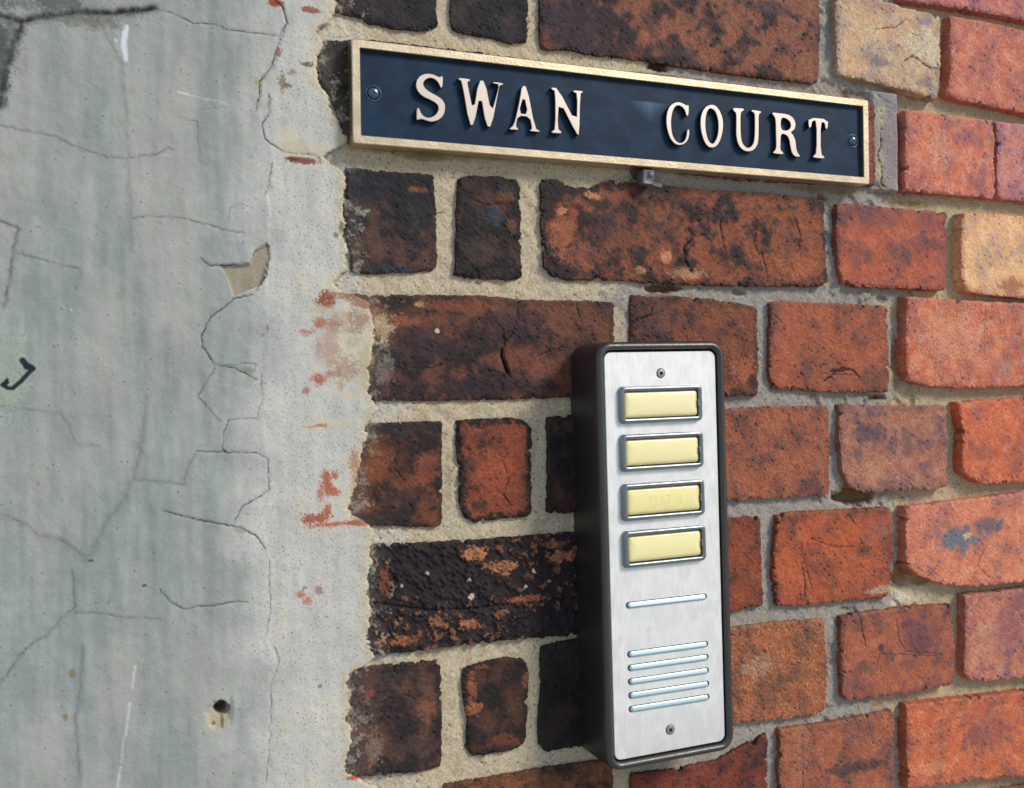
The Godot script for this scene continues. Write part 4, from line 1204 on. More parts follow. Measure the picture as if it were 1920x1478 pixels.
func build_cement_coat() -> void:
	_coat = thing("cement_rendered_wall", "grey-blue cement rendered wall face with hairline cracks, left of the bricks", "wall", Vector3(-0.22, 0, 0))
	_cem_rgb = PackedByteArray()
	_cem_rgb.resize(CW * CH * 3)
	crack([-289.1, 199.9, -277.1, 198.1, -268.1, 201.3, -248.6, 207.0, -234.0, 208.0, -216.3, 212.4, -210.8, 214.1], 1.80, 0.95, 5.5, 0.75, 1.2)
	crack([-276.5, 198.8, -280.2, 188.0, -284.3, 176.3, -286.9, 163.5, -288.5, 152.3], 2.20, 0.95, 5.0, 0.70, 1.2)
	crack([-210.8, 214.1, -201.0, 212.4, -190.6, 208.5, -180.3, 209.8, -172.5, 207.2, -159.2, 207.3, -142.7, 207.3, -140.3, 212.8], 0.45, 0.75, 0.0, 0.00, 0.5)
	crack([-148.0, 229.5, -141.0, 224.4, -138.7, 215.5, -143.7, 201.6, -147.5, 189.0, -154.5, 180.0, -154.8, 171.4, -156.4, 163.7], 0.60, 0.80, 2.5, 0.25, 0.8)
	crack([-149.1, 173.5, -149.3, 161.3, -153.2, 156.4, -151.8, 147.4, -147.3, 144.1, -140.4, 140.7, -123.5, 140.5, -120.4, 138.6], 0.50, 0.70, 2.0, 0.20, 0.6)
	crack([-287.6, 142.7, -270.0, 140.0, -261.0, 139.4, -251.9, 134.5, -237.4, 130.5, -229.4, 129.7, -211.6, 133.5, -205.4, 137.5, -201.8, 137.2], 0.45, 0.31, 2.2, 0.22, 0.3)
	crack([-240.2, 203.5, -235.5, 194.9, -228.1, 181.3, -226.4, 158.4, -225.3, 129.5, -224.7, 106.3, -223.9, 80.2], 0.40, 0.14, 3.0, 0.22, 0.2)
	crack([-224.3, 97.6, -213.3, 99.7, -196.5, 99.2, -173.6, 93.8, -163.4, 92.9], 0.40, 0.50, 1.6, 0.20, 0.3)
	crack([-288.1, 92.7, -279.4, 89.0, -282.2, 77.7, -284.6, 60.9, -286.5, 48.3], 0.90, 0.37, 2.6, 0.35, 0.4)
	crack([-280.7, 76.3, -268.1, 73.2, -250.0, 69.1], 0.40, 0.31, 1.6, 0.20, 0.3)
	crack([-188.2, 77.9, -182.5, 73.4, -176.7, 73.9, -160.6, 76.0], 0.50, 0.85, 1.0, 0.30, 0.6)
	crack([-151.5, 88.0, -149.8, 80.4, -151.7, 69.4, -158.4, 59.5], 0.50, 0.80, 1.0, 0.30, 0.6)
	crack([-159.3, 58.2, -169.6, 55.5, -182.8, 44.7, -187.8, 34.2, -187.3, 28.3, -181.6, 19.4, -178.8, 17.9, -170.0, 16.4, -157.7, 9.7], 0.45, 0.80, 1.2, 0.25, 0.6)
	crack([-178.8, 17.9, -170.0, 18.5, -158.8, 19.1, -158.3, 14.3], 0.30, 0.40, 0.8, 0.30, 0.3)
	crack([-180.2, 16.4, -188.1, 4.5, -189.9, 0.0, -183.3, -7.5, -177.6, -13.6], 0.40, 0.45, 1.4, 0.20, 0.3)
	crack([-155.3, 13.3, -154.8, -1.9, -157.6, -12.4, -173.3, -12.7, -176.2, -19.6, -176.9, -28.6], 0.38, 0.50, 1.2, 0.15, 0.3)
	crack([-191.3, -29.9, -176.4, -31.0, -158.7, -32.1, -151.9, -35.4, -151.5, -53.7, -159.0, -57.9, -166.4, -62.1, -170.9, -70.8], 0.42, 0.70, 1.2, 0.20, 0.5)
	crack([-176.9, -29.2, -175.2, -31.0], 1.20, 0.80, 1.0, 0.30, 0.8)
	crack([-209.4, -62.2, -191.1, -68.2, -168.0, -74.0, -159.2, -79.1, -153.9, -87.0], 0.50, 0.80, 1.4, 0.25, 0.6)
	crack([-217.0, 0.3, -220.0, -24.4, -224.3, -44.6, -229.9, -55.9, -238.0, -67.0, -246.2, -83.7, -248.8, -86.3], 0.50, 0.15, 4.0, 0.26, 0.2)
	crack([-224.3, -44.6, -210.6, -45.7, -198.0, -48.6, -196.5, -39.8, -191.3, -31.1], 0.50, 0.19, 2.2, 0.22, 0.2)
	crack([-289.5, -59.8, -277.0, -66.1, -272.0, -72.0, -261.8, -74.7, -254.0, -80.3, -248.8, -84.9], 0.60, 0.19, 3.5, 0.28, 0.2)
	crack([-255.4, -91.5, -254.3, -111.5, -260.9, -116.6, -268.7, -125.7, -275.1, -127.8, -282.7, -136.8, -287.8, -144.6, -291.6, -149.7], 0.55, 0.34, 2.2, 0.22, 0.4)
	crack([-254.9, -114.3, -241.2, -115.5, -234.5, -118.2, -211.3, -121.8], 0.50, 0.25, 2.2, 0.20, 0.3)
	crack([-211.2, -105.1, -205.7, -112.9, -198.7, -117.1, -188.7, -116.5, -180.1, -116.7, -171.4, -115.3, -164.0, -116.6], 0.45, 0.75, 1.2, 0.20, 0.5)
	crack([-151.9, -93.3, -151.3, -120.7, -153.8, -135.7], 0.40, 0.45, 1.5, 0.20, 0.3)
	crack([-149.4, -143.8, -146.5, -151.7, -151.1, -163.4, -151.9, -184.6, -153.0, -205.8, -154.7, -220.7], 0.40, 0.50, 1.4, 0.18, 0.4)
	crack([-250.6, -131.8, -252.1, -154.4, -254.9, -171.1, -253.7, -185.5, -252.6, -205.5], 0.70, 0.15, 2.6, 0.25, 0.2)
	crack([-289.0, -3.0, -273.9, -6.0, -261.1, -7.7, -256.0, -14.8, -253.5, -24.0, -241.6, -25.5], 0.45, 0.17, 2.0, 0.18, 0.2)
	crack([-200.2, 155.0, -188.9, 153.7, -188.4, 147.8, -188.5, 132.3], 0.35, 0.30, 1.5, 0.15, 0.2)
	crack([-186.0, 160.8, -175.8, 163.3], 0.40, 0.40, 1.0, 0.10, 0.2)
	crack([-173.6, 97.5, -171.5, 106.6, -166.2, 109.3, -158.8, 107.3], 0.30, 0.35, 0.8, 0.10, 0.2)
	crack([-250.0, 67.7, -251.9, 57.7], 0.50, 0.25, 1.2, 0.20, 0.2)
	crack([-215.1, -80.0, -214.4, -97.5, -215.7, -115.0], 0.60, 0.06, 5.0, 0.20, 0.1)
	crack([-147.4, 134.0, -149.7, 123.1, -152.1, 115.4], 0.50, 0.50, 1.4, 0.30, 0.5)
	_edge_row = row_table(_edge, 1, CY, -1.0 / CP, CH)
	var raw := _edge_row.duplicate()
	for i in CH:
		var sum := 0.0
		for q in range(-9, 10):
			sum += raw[clampi(i + q, 0, CH - 1)]
		_edge_row[i] = sum / 19.0
	_lip_row = row_table(_lip, 1, CY, -1.0 / CP, CH)
	var spall := PackedVector2Array()
	for i in range(0, _spall.size(), 2):
		spall.append(Vector2(_spall[i], _spall[i + 1]))
	var slo := Vector2(1e9, 1e9)
	var shi := -slo
	for p in spall:
		slo = slo.min(p)
		shi = shi.max(p)
	for iy in CH:
		var y := CY - iy / CP
		var lip := _lip_row[iy]
		var edge := _edge_row[iy]
		for ix in CW:
			var o := iy * CW + ix
			var x := CX + ix / CP
			if x > edge + 7.0:
				break
			var a := _ca[o] * 0.003921569
			var b := _cb[o] * 0.003921569
			var c := _cc[o] * 0.003921569
			var s := _cs[o] * 0.003921569
			var w := _cw[o] * 0.003921569
			var t := sm(-34.0, 10.0, x - lip + (a - 0.5) * 26.0)
			var col := Color(0.592, 0.622, 0.606).lerp(Color(0.680, 0.674, 0.640), sm(0.26, 0.74, w * 0.65 + a * 0.2 + s * 0.15))
			col = col.lerp(Color(0.625, 0.655, 0.645), sm(0.42, 0.70, s * 0.75 + b * 0.25) * 0.5)
			col = col.lerp(Color(0.815, 0.802, 0.770), t * 0.88)
			if x > lip:
				col = col.lerp(Color(0.815, 0.780, 0.690), sm(0.50, 0.70, b * 0.6 + a * 0.4) * 0.5)
				col = col.lerp(Color(0.80, 0.735, 0.595), (1.0 - sm(0.5, 9.0, edge - x + (b - 0.5) * 10.0)) * 0.7)
			# trowel streaks
			var k := 0.95 + 0.09 * (c - 0.5) + 0.08 * (s - 0.5) + 0.05 * (b - 0.5) + 0.05 * (a - 0.5)
			var g := _cd[o] * 0.003921569
			k *= 1.0 - 0.35 * (1.0 - sm(0.02, 0.07, g)) * sm(0.58, 0.68, b)
			k *= 1.0 - (0.10 + 0.28 * t) * sm(0.66, 0.82, c)
			# dirt lying in and beside the cracks
			var soft := _soft[o] * 0.003921569 * (0.55 + 0.9 * b)
			col = col.lerp(Color(0.265, 0.270, 0.265), clampf(soft * (0.35 + 0.5 * c + 0.4 * sm(0.3, 0.6, soft)), 0.0, 0.9))
			col = col.lerp(Color(0.150, 0.150, 0.150), _crack[o] * 0.003921569 * clampf((b - 0.30) * 3.0 + _crack[o] * 0.0022, 0.1, 0.95))
			if x > slo.x and x < shi.x and y > slo.y and y < shi.y:
				var deep := inside(Vector2(x + (b - 0.5) * 2.0, y), spall)
				col = col.lerp(Color(0.635, 0.60, 0.515), sm(0.0, 0.5, deep))
			o *= 3
			_cem_rgb[o] = clampi(int(col.r * k * 255.0), 0, 255)
			_cem_rgb[o + 1] = clampi(int(col.g * k * 255.0), 0, 255)
			_cem_rgb[o + 2] = clampi(int(col.b * k * 255.0), 0, 255)
	blotch(-269.3, 208.1, 50.3, 9.6, "646b64", 0.75, 1.5)
	blotch(-259.0, 212.9, 15.7, 8.5, "525850", 0.60, 1.2)
	blotch(-285.2, 188.8, 9.1, 19.5, "5f665f", 0.70, 1.4)
	blotch(-287.3, 174.6, 5.0, 25.0, "4a4c48", 0.75, 0.8)
	blotch(-246.0, 202.2, 29.7, 4.6, "6b6a5e", 0.60, 1.3)
	blotch(-145.0, 226.6, 4.9, 3.1, "8a4424", 0.95, 0.7)
	blotch(-124.1, 224.8, 6.9, 2.2, "8a5a48", 0.90, 0.9)
	blotch(-117.7, 215.7, 3.8, 0.9, "8a6a40", 0.80, 0.8)
	blotch(-129.7, 136.9, 10.6, 2.2, "7a4a3c", 0.90, 0.8)
	blotch(-136.8, 137.3, 4.3, 1.5, "5a3a34", 0.80, 0.8)
	blotch(-131.2, 144.5, 15.6, 5.6, "c0b090", 0.55, 0.8)
	blotch(-138.8, 151.6, 6.7, 5.5, "c8bc9c", 0.50, 0.8)
	blotch(-141.5, 182.0, 2.4, 6.8, "7a6650", 0.70, 1.2)
	blotch(-136.9, 187.1, 3.1, 2.5, "8a7458", 0.60, 1.2)
	blotch(-138.5, 179.8, 3.1, 1.8, "6a5a4a", 0.70, 1.0)
	blotch(-127.6, 192.8, 4.3, 1.9, "5a5248", 0.80, 1.0)
	blotch(-143.7, 198.6, 2.1, 3.7, "8a5a40", 0.70, 1.0)
	blotch(-156.0, 179.5, 1.8, 1.8, "a08858", 0.70, 0.7)
	blotch(-108.2, 99.4, 2.2, 3.8, "7a6254", 0.75, 0.9)
	blotch(-111.4, 94.5, 1.6, 2.2, "6a625a", 0.70, 0.9)
	blotch(-117.2, 56.3, 6.9, 6.2, "8a4c3a", 0.95, 0.9)
	blotch(-108.8, 44.6, 12.8, 6.9, "96705c", 0.50, 1.4)
	blotch(-102.3, 58.5, 14.5, 3.1, "8a5a42", 0.80, 1.2)
	blotch(-92.7, 54.4, 9.8, 3.2, "86503c", 0.70, 1.2)
	blotch(-121.4, 42.2, 5.0, 4.3, "a8604a", 0.85, 1.1)
	blotch(-127.7, 37.4, 5.6, 2.5, "a8685a", 0.70, 1.2)
	blotch(-111.3, 42.0, 6.3, 3.1, "80605a", 0.75, 1.2)
	blotch(-104.1, 38.4, 9.6, 2.8, "7c6460", 0.60, 1.3)
	blotch(-122.2, 27.3, 3.8, 8.7, "a08078", 0.60, 1.4)
	blotch(-122.4, 9.6, 5.3, 4.3, "a6604e", 0.90, 1.0)
	blotch(-114.8, 13.3, 6.3, 2.5, "906456", 0.70, 1.2)
	blotch(-129.9, 3.4, 2.8, 2.5, "9a6860", 0.70, 1.0)
	blotch(-109.2, 5.4, 3.2, 3.8, "a08468", 0.60, 1.2)
	blotch(-102.6, 32.1, 5.1, 5.0, "8e8a80", 0.60, 1.2)
	blotch(-105.8, 28.9, 19.3, 26.7, "c8bda0", 0.60, 1.3)
	blotch(-94.7, 16.4, 5.8, 19.0, "a89a78", 0.50, 1.2)
	blotch(-119.7, 50.6, 9.4, 3.1, "b8a888", 0.50, 1.0)
	blotch(-115.3, 28.9, 5.0, 18.7, "a07468", 0.45, 1.5)
	blotch(-105.9, 16.4, 7.7, 8.2, "8e6a58", 0.50, 1.5)
	blotch(-97.6, 44.8, 7.1, 7.6, "86604e", 0.55, 1.4)
	blotch(-102.9, 0.7, 9.6, 2.5, "c4b48c", 0.50, 1.0)
	blotch(-101.7, -38.7, 3.8, 8.2, "a5674c", 0.60, 1.3)
	blotch(-99.8, -67.1, 5.1, 6.3, "8a523e", 0.60, 1.2)
	blotch(-104.2, -181.5, 3.2, 12.5, "8a6a5c", 0.50, 1.4)
	blotch(-102.0, -213.2, 4.5, 9.4, "8a6a5c", 0.50, 1.4)
	blotch(-91.3, -116.6, 2.6, 12.7, "6a4a3c", 0.40, 1.4)
	blotch(-105.5, 113.7, 1.9, 12.6, "7a6a5e", 0.40, 1.3)
	blotch(-121.4, -16.9, 5.0, 1.2, "b07050", 0.90, 0.8)
	blotch(-126.7, -17.7, 4.4, 0.9, "c08858", 0.70, 0.8)
	blotch(-109.4, -14.9, 14.7, 2.8, "cbbf9c", 0.50, 1.0)
	blotch(-105.4, 66.6, 16.1, 4.4, "cdc2a0", 0.60, 0.8)
	blotch(-118.6, -50.5, 4.4, 8.7, "a5583f", 0.85, 1.2)
	blotch(-113.5, -46.1, 2.8, 3.7, "a25a44", 0.80, 1.3)
	blotch(-115.5, -56.9, 4.7, 3.1, "a65c46", 0.80, 1.3)
	blotch(-122.4, -56.6, 2.8, 5.0, "a6604c", 0.70, 1.3)
	blotch(-118.2, -66.1, 2.5, 4.4, "a4604a", 0.80, 1.3)
	blotch(-125.7, -71.0, 10.0, 4.0, "9c523c", 0.85, 1.2)
	blotch(-114.8, -75.0, 19.1, 1.9, "b0664a", 0.90, 1.0)
	blotch(-97.3, -75.1, 8.1, 2.5, "9a5c44", 0.70, 0.9)
	blotch(-100.2, -49.7, 3.2, 9.4, "a06a50", 0.40, 1.0)
	blotch(-134.5, -114.8, 3.4, 2.8, "b2705c", 0.80, 1.0)
	blotch(-130.8, -118.9, 3.4, 2.8, "b2705c", 0.80, 1.0)
	blotch(-131.7, -110.8, 1.9, 1.2, "8a7a76", 0.70, 0.8)
	blotch(-124.0, -113.2, 2.8, 2.8, "957068", 0.75, 1.3)
	blotch(-123.6, -168.8, 1.6, 1.2, "70605a", 0.70, 0.8)
	blotch(-95.0, -161.8, 11.0, 1.6, "b87048", 0.90, 0.6)
	blotch(-95.7, -225.2, 14.6, 1.6, "a8583c", 0.92, 0.5)
	blotch(-101.4, -159.8, 6.4, 2.5, "b8a890", 0.40, 1.0)
	blotch(-256.0, -146.6, 2.1, 3.1, "84725a", 0.75, 0.6)
	blotch(-259.6, -169.1, 1.6, 2.3, "84725a", 0.75, 0.6)
	blotch(-219.4, -102.4, 1.6, 0.9, "3c3a36", 0.90, 0.4)
	blotch(-246.2, -86.8, 1.6, 0.9, "55504a", 0.80, 0.4)
	blotch(-237.6, -109.8, 1.1, 1.7, "8a7c68", 0.70, 0.5)
	blotch(-271.7, -44.5, 1.0, 1.4, "8a7c6c", 0.60, 0.6)
	blotch(-274.2, -34.6, 1.0, 1.4, "8a7a6c", 0.50, 0.6)
	blotch(-213.8, 100.3, 1.9, 1.2, "b89a6c", 0.80, 0.8)
	blotch(-270.5, 90.6, 2.0, 0.8, "a88a68", 0.70, 0.6)
	blotch(-228.8, 55.4, 1.1, 2.3, "b0946a", 0.60, 0.7)
	blotch(-181.3, 49.2, 2.6, 2.1, "8c8a80", 0.50, 1.0)
	blotch(-161.8, 14.9, 4.2, 2.1, "858078", 0.60, 0.8)
	blotch(-168.0, -74.9, 4.1, 3.0, "9a8c78", 0.60, 0.9)
	blotch(-165.6, 16.4, 3.5, 1.8, "8a847a", 0.50, 0.9)
	blotch(-285.1, 16.4, 10.6, 25.0, "a4b098", 0.40, 0.9)
	blotch(-283.9, 2.5, 10.1, 11.1, "a2ae94", 0.35, 0.9)
	blotch(-151.4, 39.8, 1.2, 2.4, "6a6a66", 0.70, 0.6)
	blotch(-154.2, 35.5, 1.2, 1.2, "7a7a76", 0.60, 0.6)
	blotch(-183.1, -181.1, 5.2, 7.2, "b3a88e", 0.85, 0.8)
	blotch(-178.4, -179.6, 4.6, 5.4, "b0a078", 0.60, 0.7)
	blotch(-179.0, -181.7, 1.2, 4.2, "6a5a40", 0.80, 0.5)
	blotch(-183.7, -182.5, 1.2, 1.5, "6a4a30", 0.70, 0.6)
	blotch(-173.7, -175.8, 1.8, 9.0, "7c7c76", 0.70, 0.6)
	blotch(-203.5, -172.0, 11.3, 8.8, "8c948f", 0.35, 1.0)
	blotch(-216.7, -103.2, 3.9, 17.5, "8c9890", 0.25, 0.8)
	daub([-225.2, 202.0, -226.3, 194.6, -225.9, 183.9], 3.2, "d2d9dc", 0.81)
	daub([-226.5, 198.9, -227.7, 191.5, -226.4, 187.3], 3.0, "d2d9dc", 0.81)
	daub([-231.2, 194.3, -230.4, 193.2], 1.4, "d2d9dc", 0.77)
	daub([-198.7, 169.3, -193.9, 168.3], 1.6, "d2d9dc", 0.64)
	daub([-193.9, 168.3, -172.9, 166.0], 0.8, "d2d9dc", 0.38)
	daub([-185.9, 166.8, -171.5, 164.6], 1.2, "d2d9dc", 0.21)
	daub([-224.5, -146.1, -226.0, -157.5], 2.2, "d2d9dc", 0.47)
	daub([-227.4, -166.0, -229.5, -183.1], 2.0, "d2d9dc", 0.51)
	daub([-230.6, -184.4, -231.8, -197.2], 1.6, "d2d9dc", 0.38)
	daub([-232.3, -200.0, -234.6, -214.1], 2.2, "d2d9dc", 0.47)
	daub([-254.6, 47.6, -254.4, 47.1], 1.2, "d2d9dc", 0.68)
	daub([-151.0, -61.0, -150.7, -61.6], 1.6, "d2d9dc", 0.72)
	daub([-222.5, 142.8, -220.4, 134.2, -221.2, 129.8], 0.6, "d2d9dc", 0.30)
	daub([-242.4, 26.4, -223.6, 27.4], 0.5, "d2d9dc", 0.21)
	daub([-170.1, 5.9, -162.8, 2.8, -157.7, 9.1], 0.6, "d2d9dc", 0.42)
	daub([-249.0, 170.4, -242.4, 166.8], 0.6, "d2d9dc", 0.21)
	daub([-219.1, 205.7, -218.2, 216.0], 0.7, "d2d9dc", 0.26)
	daub([-208.8, 133.7, -203.2, 133.5], 0.8, "d2d9dc", 0.34)
	daub([-278.2, 20.3, -276.2, 16.9], 4.2, "1c2a30", 0.96)
	daub([-276.2, 17.5, -273.7, 16.1], 4.6, "1c2a30", 0.96)
	daub([-273.5, 15.8, -278.8, 9.7, -282.9, 5.8], 2.9, "1c2a30", 0.96)
	daub([-282.9, 5.8, -285.4, 5.8, -287.4, 7.5], 2.6, "1c2a30", 0.96)
	daub([-287.6, 7.5, -285.9, 8.9], 3.4, "1c2a30", 0.96)
	daub([-285.6, 10.3, -286.4, 6.9], 2.0, "1c2a30", 0.96)
	var bump := PackedByteArray()
	bump.resize(CW * CH)
	for o in CW * CH:
		bump[o] = clampi(int(130.0 + (_cc[o] - 128) * 0.75 + (_cb[o] - 128) * 0.10  - _crack[o] * 0.35), 0, 255)
	var m := mat(Color.WHITE, 0.88)
	m.metallic_specular = 0.35
	m.albedo_texture = tex(_cem_rgb, CW, CH, Image.FORMAT_RGB8)
	m.heightmap_enabled = true
	m.heightmap_texture = tex(bump, CW, CH, Image.FORMAT_L8)
	m.heightmap_scale = 0.018
	M.cement = m
	# the face, with its raised older coat on the left, the crack grooves, the drilled hole and the feathered right edge
	var hole := Vector2(-179.2, -174.5)
	var nv := int(526.0 / 0.85)
	var nu := 300
	var pos := PackedVector3Array()
	pos.resize((nu + 1) * (nv + 1))
	var uv := PackedVector2Array()
	uv.resize(pos.size())
	for j in nv + 1:
		var y := 266.0 - 0.85 * j
		var row := clampi(int((CY - y) * CP), 0, CH - 1)
		var edge := _edge_row[row]
		var lip := _lip_row[row]
		edge += (_cb[row * CW + clampi(int((edge - CX) * CP), 0, CW - 1)] / 255.0 - 0.5) * 5.5 + (_cc[row * CW + 700] / 255.0 - 0.5) * 2.4
		for i in nu + 1:
			var x := lerpf(-348.0, -136.0, i / 230.0) if i <= 230 else lerpf(-136.0, edge, (i - 230.0) / (nu - 230.0))
			var o := at_cem(x, y)
			var b := _cb[o] / 255.0
			var z := 1.0 + (_ca[o] / 255.0 - 0.5) * 1.6 + (b - 0.5) * 0.18 + (_cc[o] / 255.0 - 0.5) * 0.16
			var step := sm(-0.5, 0.5, lip - x + (b - 0.5) * 1.5)
			z += step * (0.35 + 0.75 * sm(50.0, 66.0, y) * (1.0 - sm(108.0, 128.0, y))) + sm(0.0, 90.0, lip - x) * 0.5
			z -= _crack_deep[o] * 0.0085
			if x > slo.x and x < shi.x and y > slo.y and y < shi.y:
				z -= sm(0.0, 0.8, inside(Vector2(x, y), spall)) * 2.2
			var hd := Vector2(x, y).distance_to(hole) + (b - 0.5) * 0.8
			z -= sm(-4.0, -3.2, -hd) * 18.0
			var chip := Vector2((x - hole.x + 2.4) / 6.6, (y - hole.y + 3.5) / 6.8).length() + (b - 0.5) * 0.7
			z -= sm(-1.0, -0.8, -chip) * 1.0
			var f := clampf((edge - x) / lerpf(0.9, 3.2, b), 0.0, 1.0)
			z = lerpf(-1.6, z, sqrt(f))
			pos[j * (nu + 1) + i] = Vector3(x + 220.0, y, z) * MM
			uv[j * (nu + 1) + i] = Vector2((x - CX) * CP / CW, (CY - y) * CP / CH)
	part("cement_face", arrays_mesh(pos, grid_normals(pos, nu, nv), uv, grid_index(nu, nv)), m, _coat, Vector3(0, EYE, 0))
	var side := BoxMesh.new()
	side.size = Vector3(0.9, 3.0, 0.02)
	var sm_ := mat(Color.WHITE, 0.9)
	sm_.albedo_texture = mottled(32, Color(0.56, 0.60, 0.585), Color(0.69, 0.69, 0.665))
	sm_.uv1_triplanar = true
	sm_.uv1_scale = Vector3(3, 3, 3)
	part("cement_return", side, sm_, _coat, Vector3(-0.578, 1.5, -0.0085))
	for k in 2:
		var more := BoxMesh.new()
		more.size = Vector3(0.24, 1.25 if k == 0 else 1.18, 0.02)
		part("cement_return", more, sm_, _coat, Vector3(-0.008, EYE + 0.264 + 0.625 if k == 0 else EYE - 0.258 - 0.59, -0.0098))


# ---------------------------------------------------------------- lofted and extruded shapes

func rounded(w: float, h: float, r: float, n := 8) -> PackedVector2Array:
	# clockwise as seen from the front, from the top left corner on
	var out := PackedVector2Array()
	r = minf(r, minf(w, h) * 0.5 - 0.001)
	var c := [Vector2(-w / 2 + r, h / 2 - r), Vector2(w / 2 - r, h / 2 - r), Vector2(w / 2 - r, -h / 2 + r), Vector2(-w / 2 + r, -h / 2 + r)]
	for k in 4:
		for i in n + 1:
			var a := PI - k * PI / 2 - (PI / 2) * i / n
			out.append(c[k] + Vector2(cos(a), sin(a)) * r)
	return out


func circle(r: float, n := 28) -> PackedVector2Array:
	var out := PackedVector2Array()
	for i in n:
		var a := -TAU * i / n
		out.append(Vector2(cos(a), sin(a)) * r)
	return out


# rings of equal count, from the wall outwards; each band is smooth round, with a crease between bands unless soft
func loft(rings: Array, zs: Array, cap: bool, soft := false, span := Vector2.ZERO) -> ArrayMesh:
	var st := SurfaceTool.new()
	st.begin(Mesh.PRIMITIVE_TRIANGLES)
	var put := func(p: Vector2, z: float) -> void:
		if span != Vector2.ZERO:
			st.set_uv(Vector2(p.x / span.x + 0.5, 0.5 - p.y / span.y))
		st.add_vertex(Vector3(p.x, p.y, z) * MM)
	for k in rings.size() - 1:
		st.set_smooth_group(0 if soft else k)
		var a: PackedVector2Array = rings[k]
		var b: PackedVector2Array = rings[k + 1]
		var n := a.size()
		for i in n:
			var i2 := (i + 1) % n
			put.call(a[i], zs[k])
			put.call(b[i2], zs[k + 1])
			put.call(b[i], zs[k + 1])
			put.call(a[i], zs[k])
			put.call(a[i2], zs[k])
			put.call(b[i2], zs[k + 1])
	if cap:
		st.set_smooth_group(0 if soft else rings.size() + 1)
		var c: PackedVector2Array = rings[rings.size() - 1]
		var z: float = zs[rings.size() - 1]
		var mid := Vector2.ZERO
		for p in c:
			mid += p / c.size()
		for i in c.size():
			put.call(mid, z)
			put.call(c[i], z)
			put.call(c[(i + 1) % c.size()], z)
	st.generate_normals()
	return st.commit()


func chaikin(p: PackedVector2Array) -> PackedVector2Array:
	var out := PackedVector2Array()
	for i in p.size():
		var a := p[i]
		var b := p[(i + 1) % p.size()]
		out.append(a.lerp(b, 0.25))
		out.append(a.lerp(b, 0.75))
	return out


func inset(p: PackedVector2Array, by: float) -> PackedVector2Array:
	# same count; clockwise loops shrink, anticlockwise ones (holes) grow
	var out := PackedVector2Array()
	var n := p.size()
	for i in n:
		var d1 := (p[i] - p[(i + n - 1) % n]).normalized()
		var d2 := (p[(i + 1) % n] - p[i]).normalized()
		var n1 := Vector2(d1.y, -d1.x)
		var n2 := Vector2(d2.y, -d2.x)
		var m := (n1 + n2)
		var k := maxf(m.length_squared() * 0.5, 0.5)
		out.append(p[i] + m / k * by)
	return out


func letter(called: String, curved: bool, loops: Array) -> void:
	_letters.append({"called": called, "curved": curved, "loops": loops})


func letter_mesh(d: Dictionary, origin: Vector2, z0: float, z1: float) -> ArrayMesh:
	var st := SurfaceTool.new()
	st.begin(Mesh.PRIMITIVE_TRIANGLES)
	var sides := SurfaceTool.new()
	sides.begin(Mesh.PRIMITIVE_TRIANGLES)
	var faces: Array[PackedVector2Array] = []
	var loops: Array = d.loops
	for k in loops.size():
		var p := PackedVector2Array()
		var flat: Array = loops[k]
		for i in range(0, flat.size(), 2):
			p.append(Vector2(flat[i], flat[i + 1]) - origin)
		if Geometry2D.is_polygon_clockwise(p) != (k > 0):
			pass
		var area := 0.0
		for i in p.size():
			area += p[i].cross(p[(i + 1) % p.size()])
		if (area > 0.0) == (k == 0):   # outlines clockwise with y up, holes the other way
			p.reverse()
		var slim := inset(p, 0.06)
		if Geometry2D.triangulate_polygon(slim).size():
			p = slim
		p = chaikin(p)
		if d.curved:
			p = chaikin(p)
		var q := p
		for by in [0.26, 0.18, 0.10, 0.04]:
			q = inset(p, by)
			if Geometry2D.triangulate_polygon(q).size():
				break
		sides.set_smooth_group(k * 2)
		var n := p.size()
		for i in n:
			var j := (i + 1) % n
			for v in [[p[i], z0], [p[j], z1 - 0.3], [p[i], z1 - 0.3], [p[i], z0], [p[j], z0], [p[j], z1 - 0.3]]:
				sides.add_vertex(Vector3(v[0].x, v[0].y, v[1]) * MM)
		st.set_smooth_group(k * 2 + 1)
		for i in n:
			var j := (i + 1) % n
			for v in [[p[i], z1 - 0.3], [q[j], z1], [q[i], z1], [p[i], z1 - 0.3], [p[j], z1 - 0.3], [q[j], z1]]:
				st.add_vertex(Vector3(v[0].x, v[0].y, v[1]) * MM)
		faces.append(q)
	var face := faces[0]
	if faces.size() > 1:
		# a hair-thin slit joins the hole to the outline so that the face is one loop
		var h := faces[1]
		var best := Vector2i.ZERO
		var least := 1e9
		for i in face.size():
			for j in h.size():
				var dd := face[i].distance_to(h[j])
				if dd < least:
					least = dd
					best = Vector2i(i, j)
		var joined := PackedVector2Array()
		for i in face.size() + 1:
			joined.append(face[(best.x + i) % face.size()])
		joined[joined.size() - 1] = joined[0].lerp(face[(best.x + face.size() - 1) % face.size()], 0.01)
		for j in h.size() + 1:
			joined.append(h[(best.y + j) % h.size()])
		joined[joined.size() - 1 - h.size()] = h[best.y].lerp(h[(best.y + 1) % h.size()], 0.01)
		face = joined
	var tri := Geometry2D.triangulate_polygon(face)
	if tri.is_empty():
		push_warning("letter %s has no face" % d.called)
	st.set_smooth_group(20)
	for t in range(0, tri.size(), 3):
		var a := face[tri[t]]
		var b := face[tri[t + 1]]
		var c := face[tri[t + 2]]
		if (b - a).cross(c - a) > 0.0:
			var keep := b
			b = c
			c = keep
		for v in [a, b, c]:
			st.add_vertex(Vector3(v.x, v.y, z1) * MM)
	st.generate_normals()
	st.set_material(M.letter)
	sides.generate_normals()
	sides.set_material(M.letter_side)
	return sides.commit(st.commit())


# ---------------------------------------------------------------- name plate

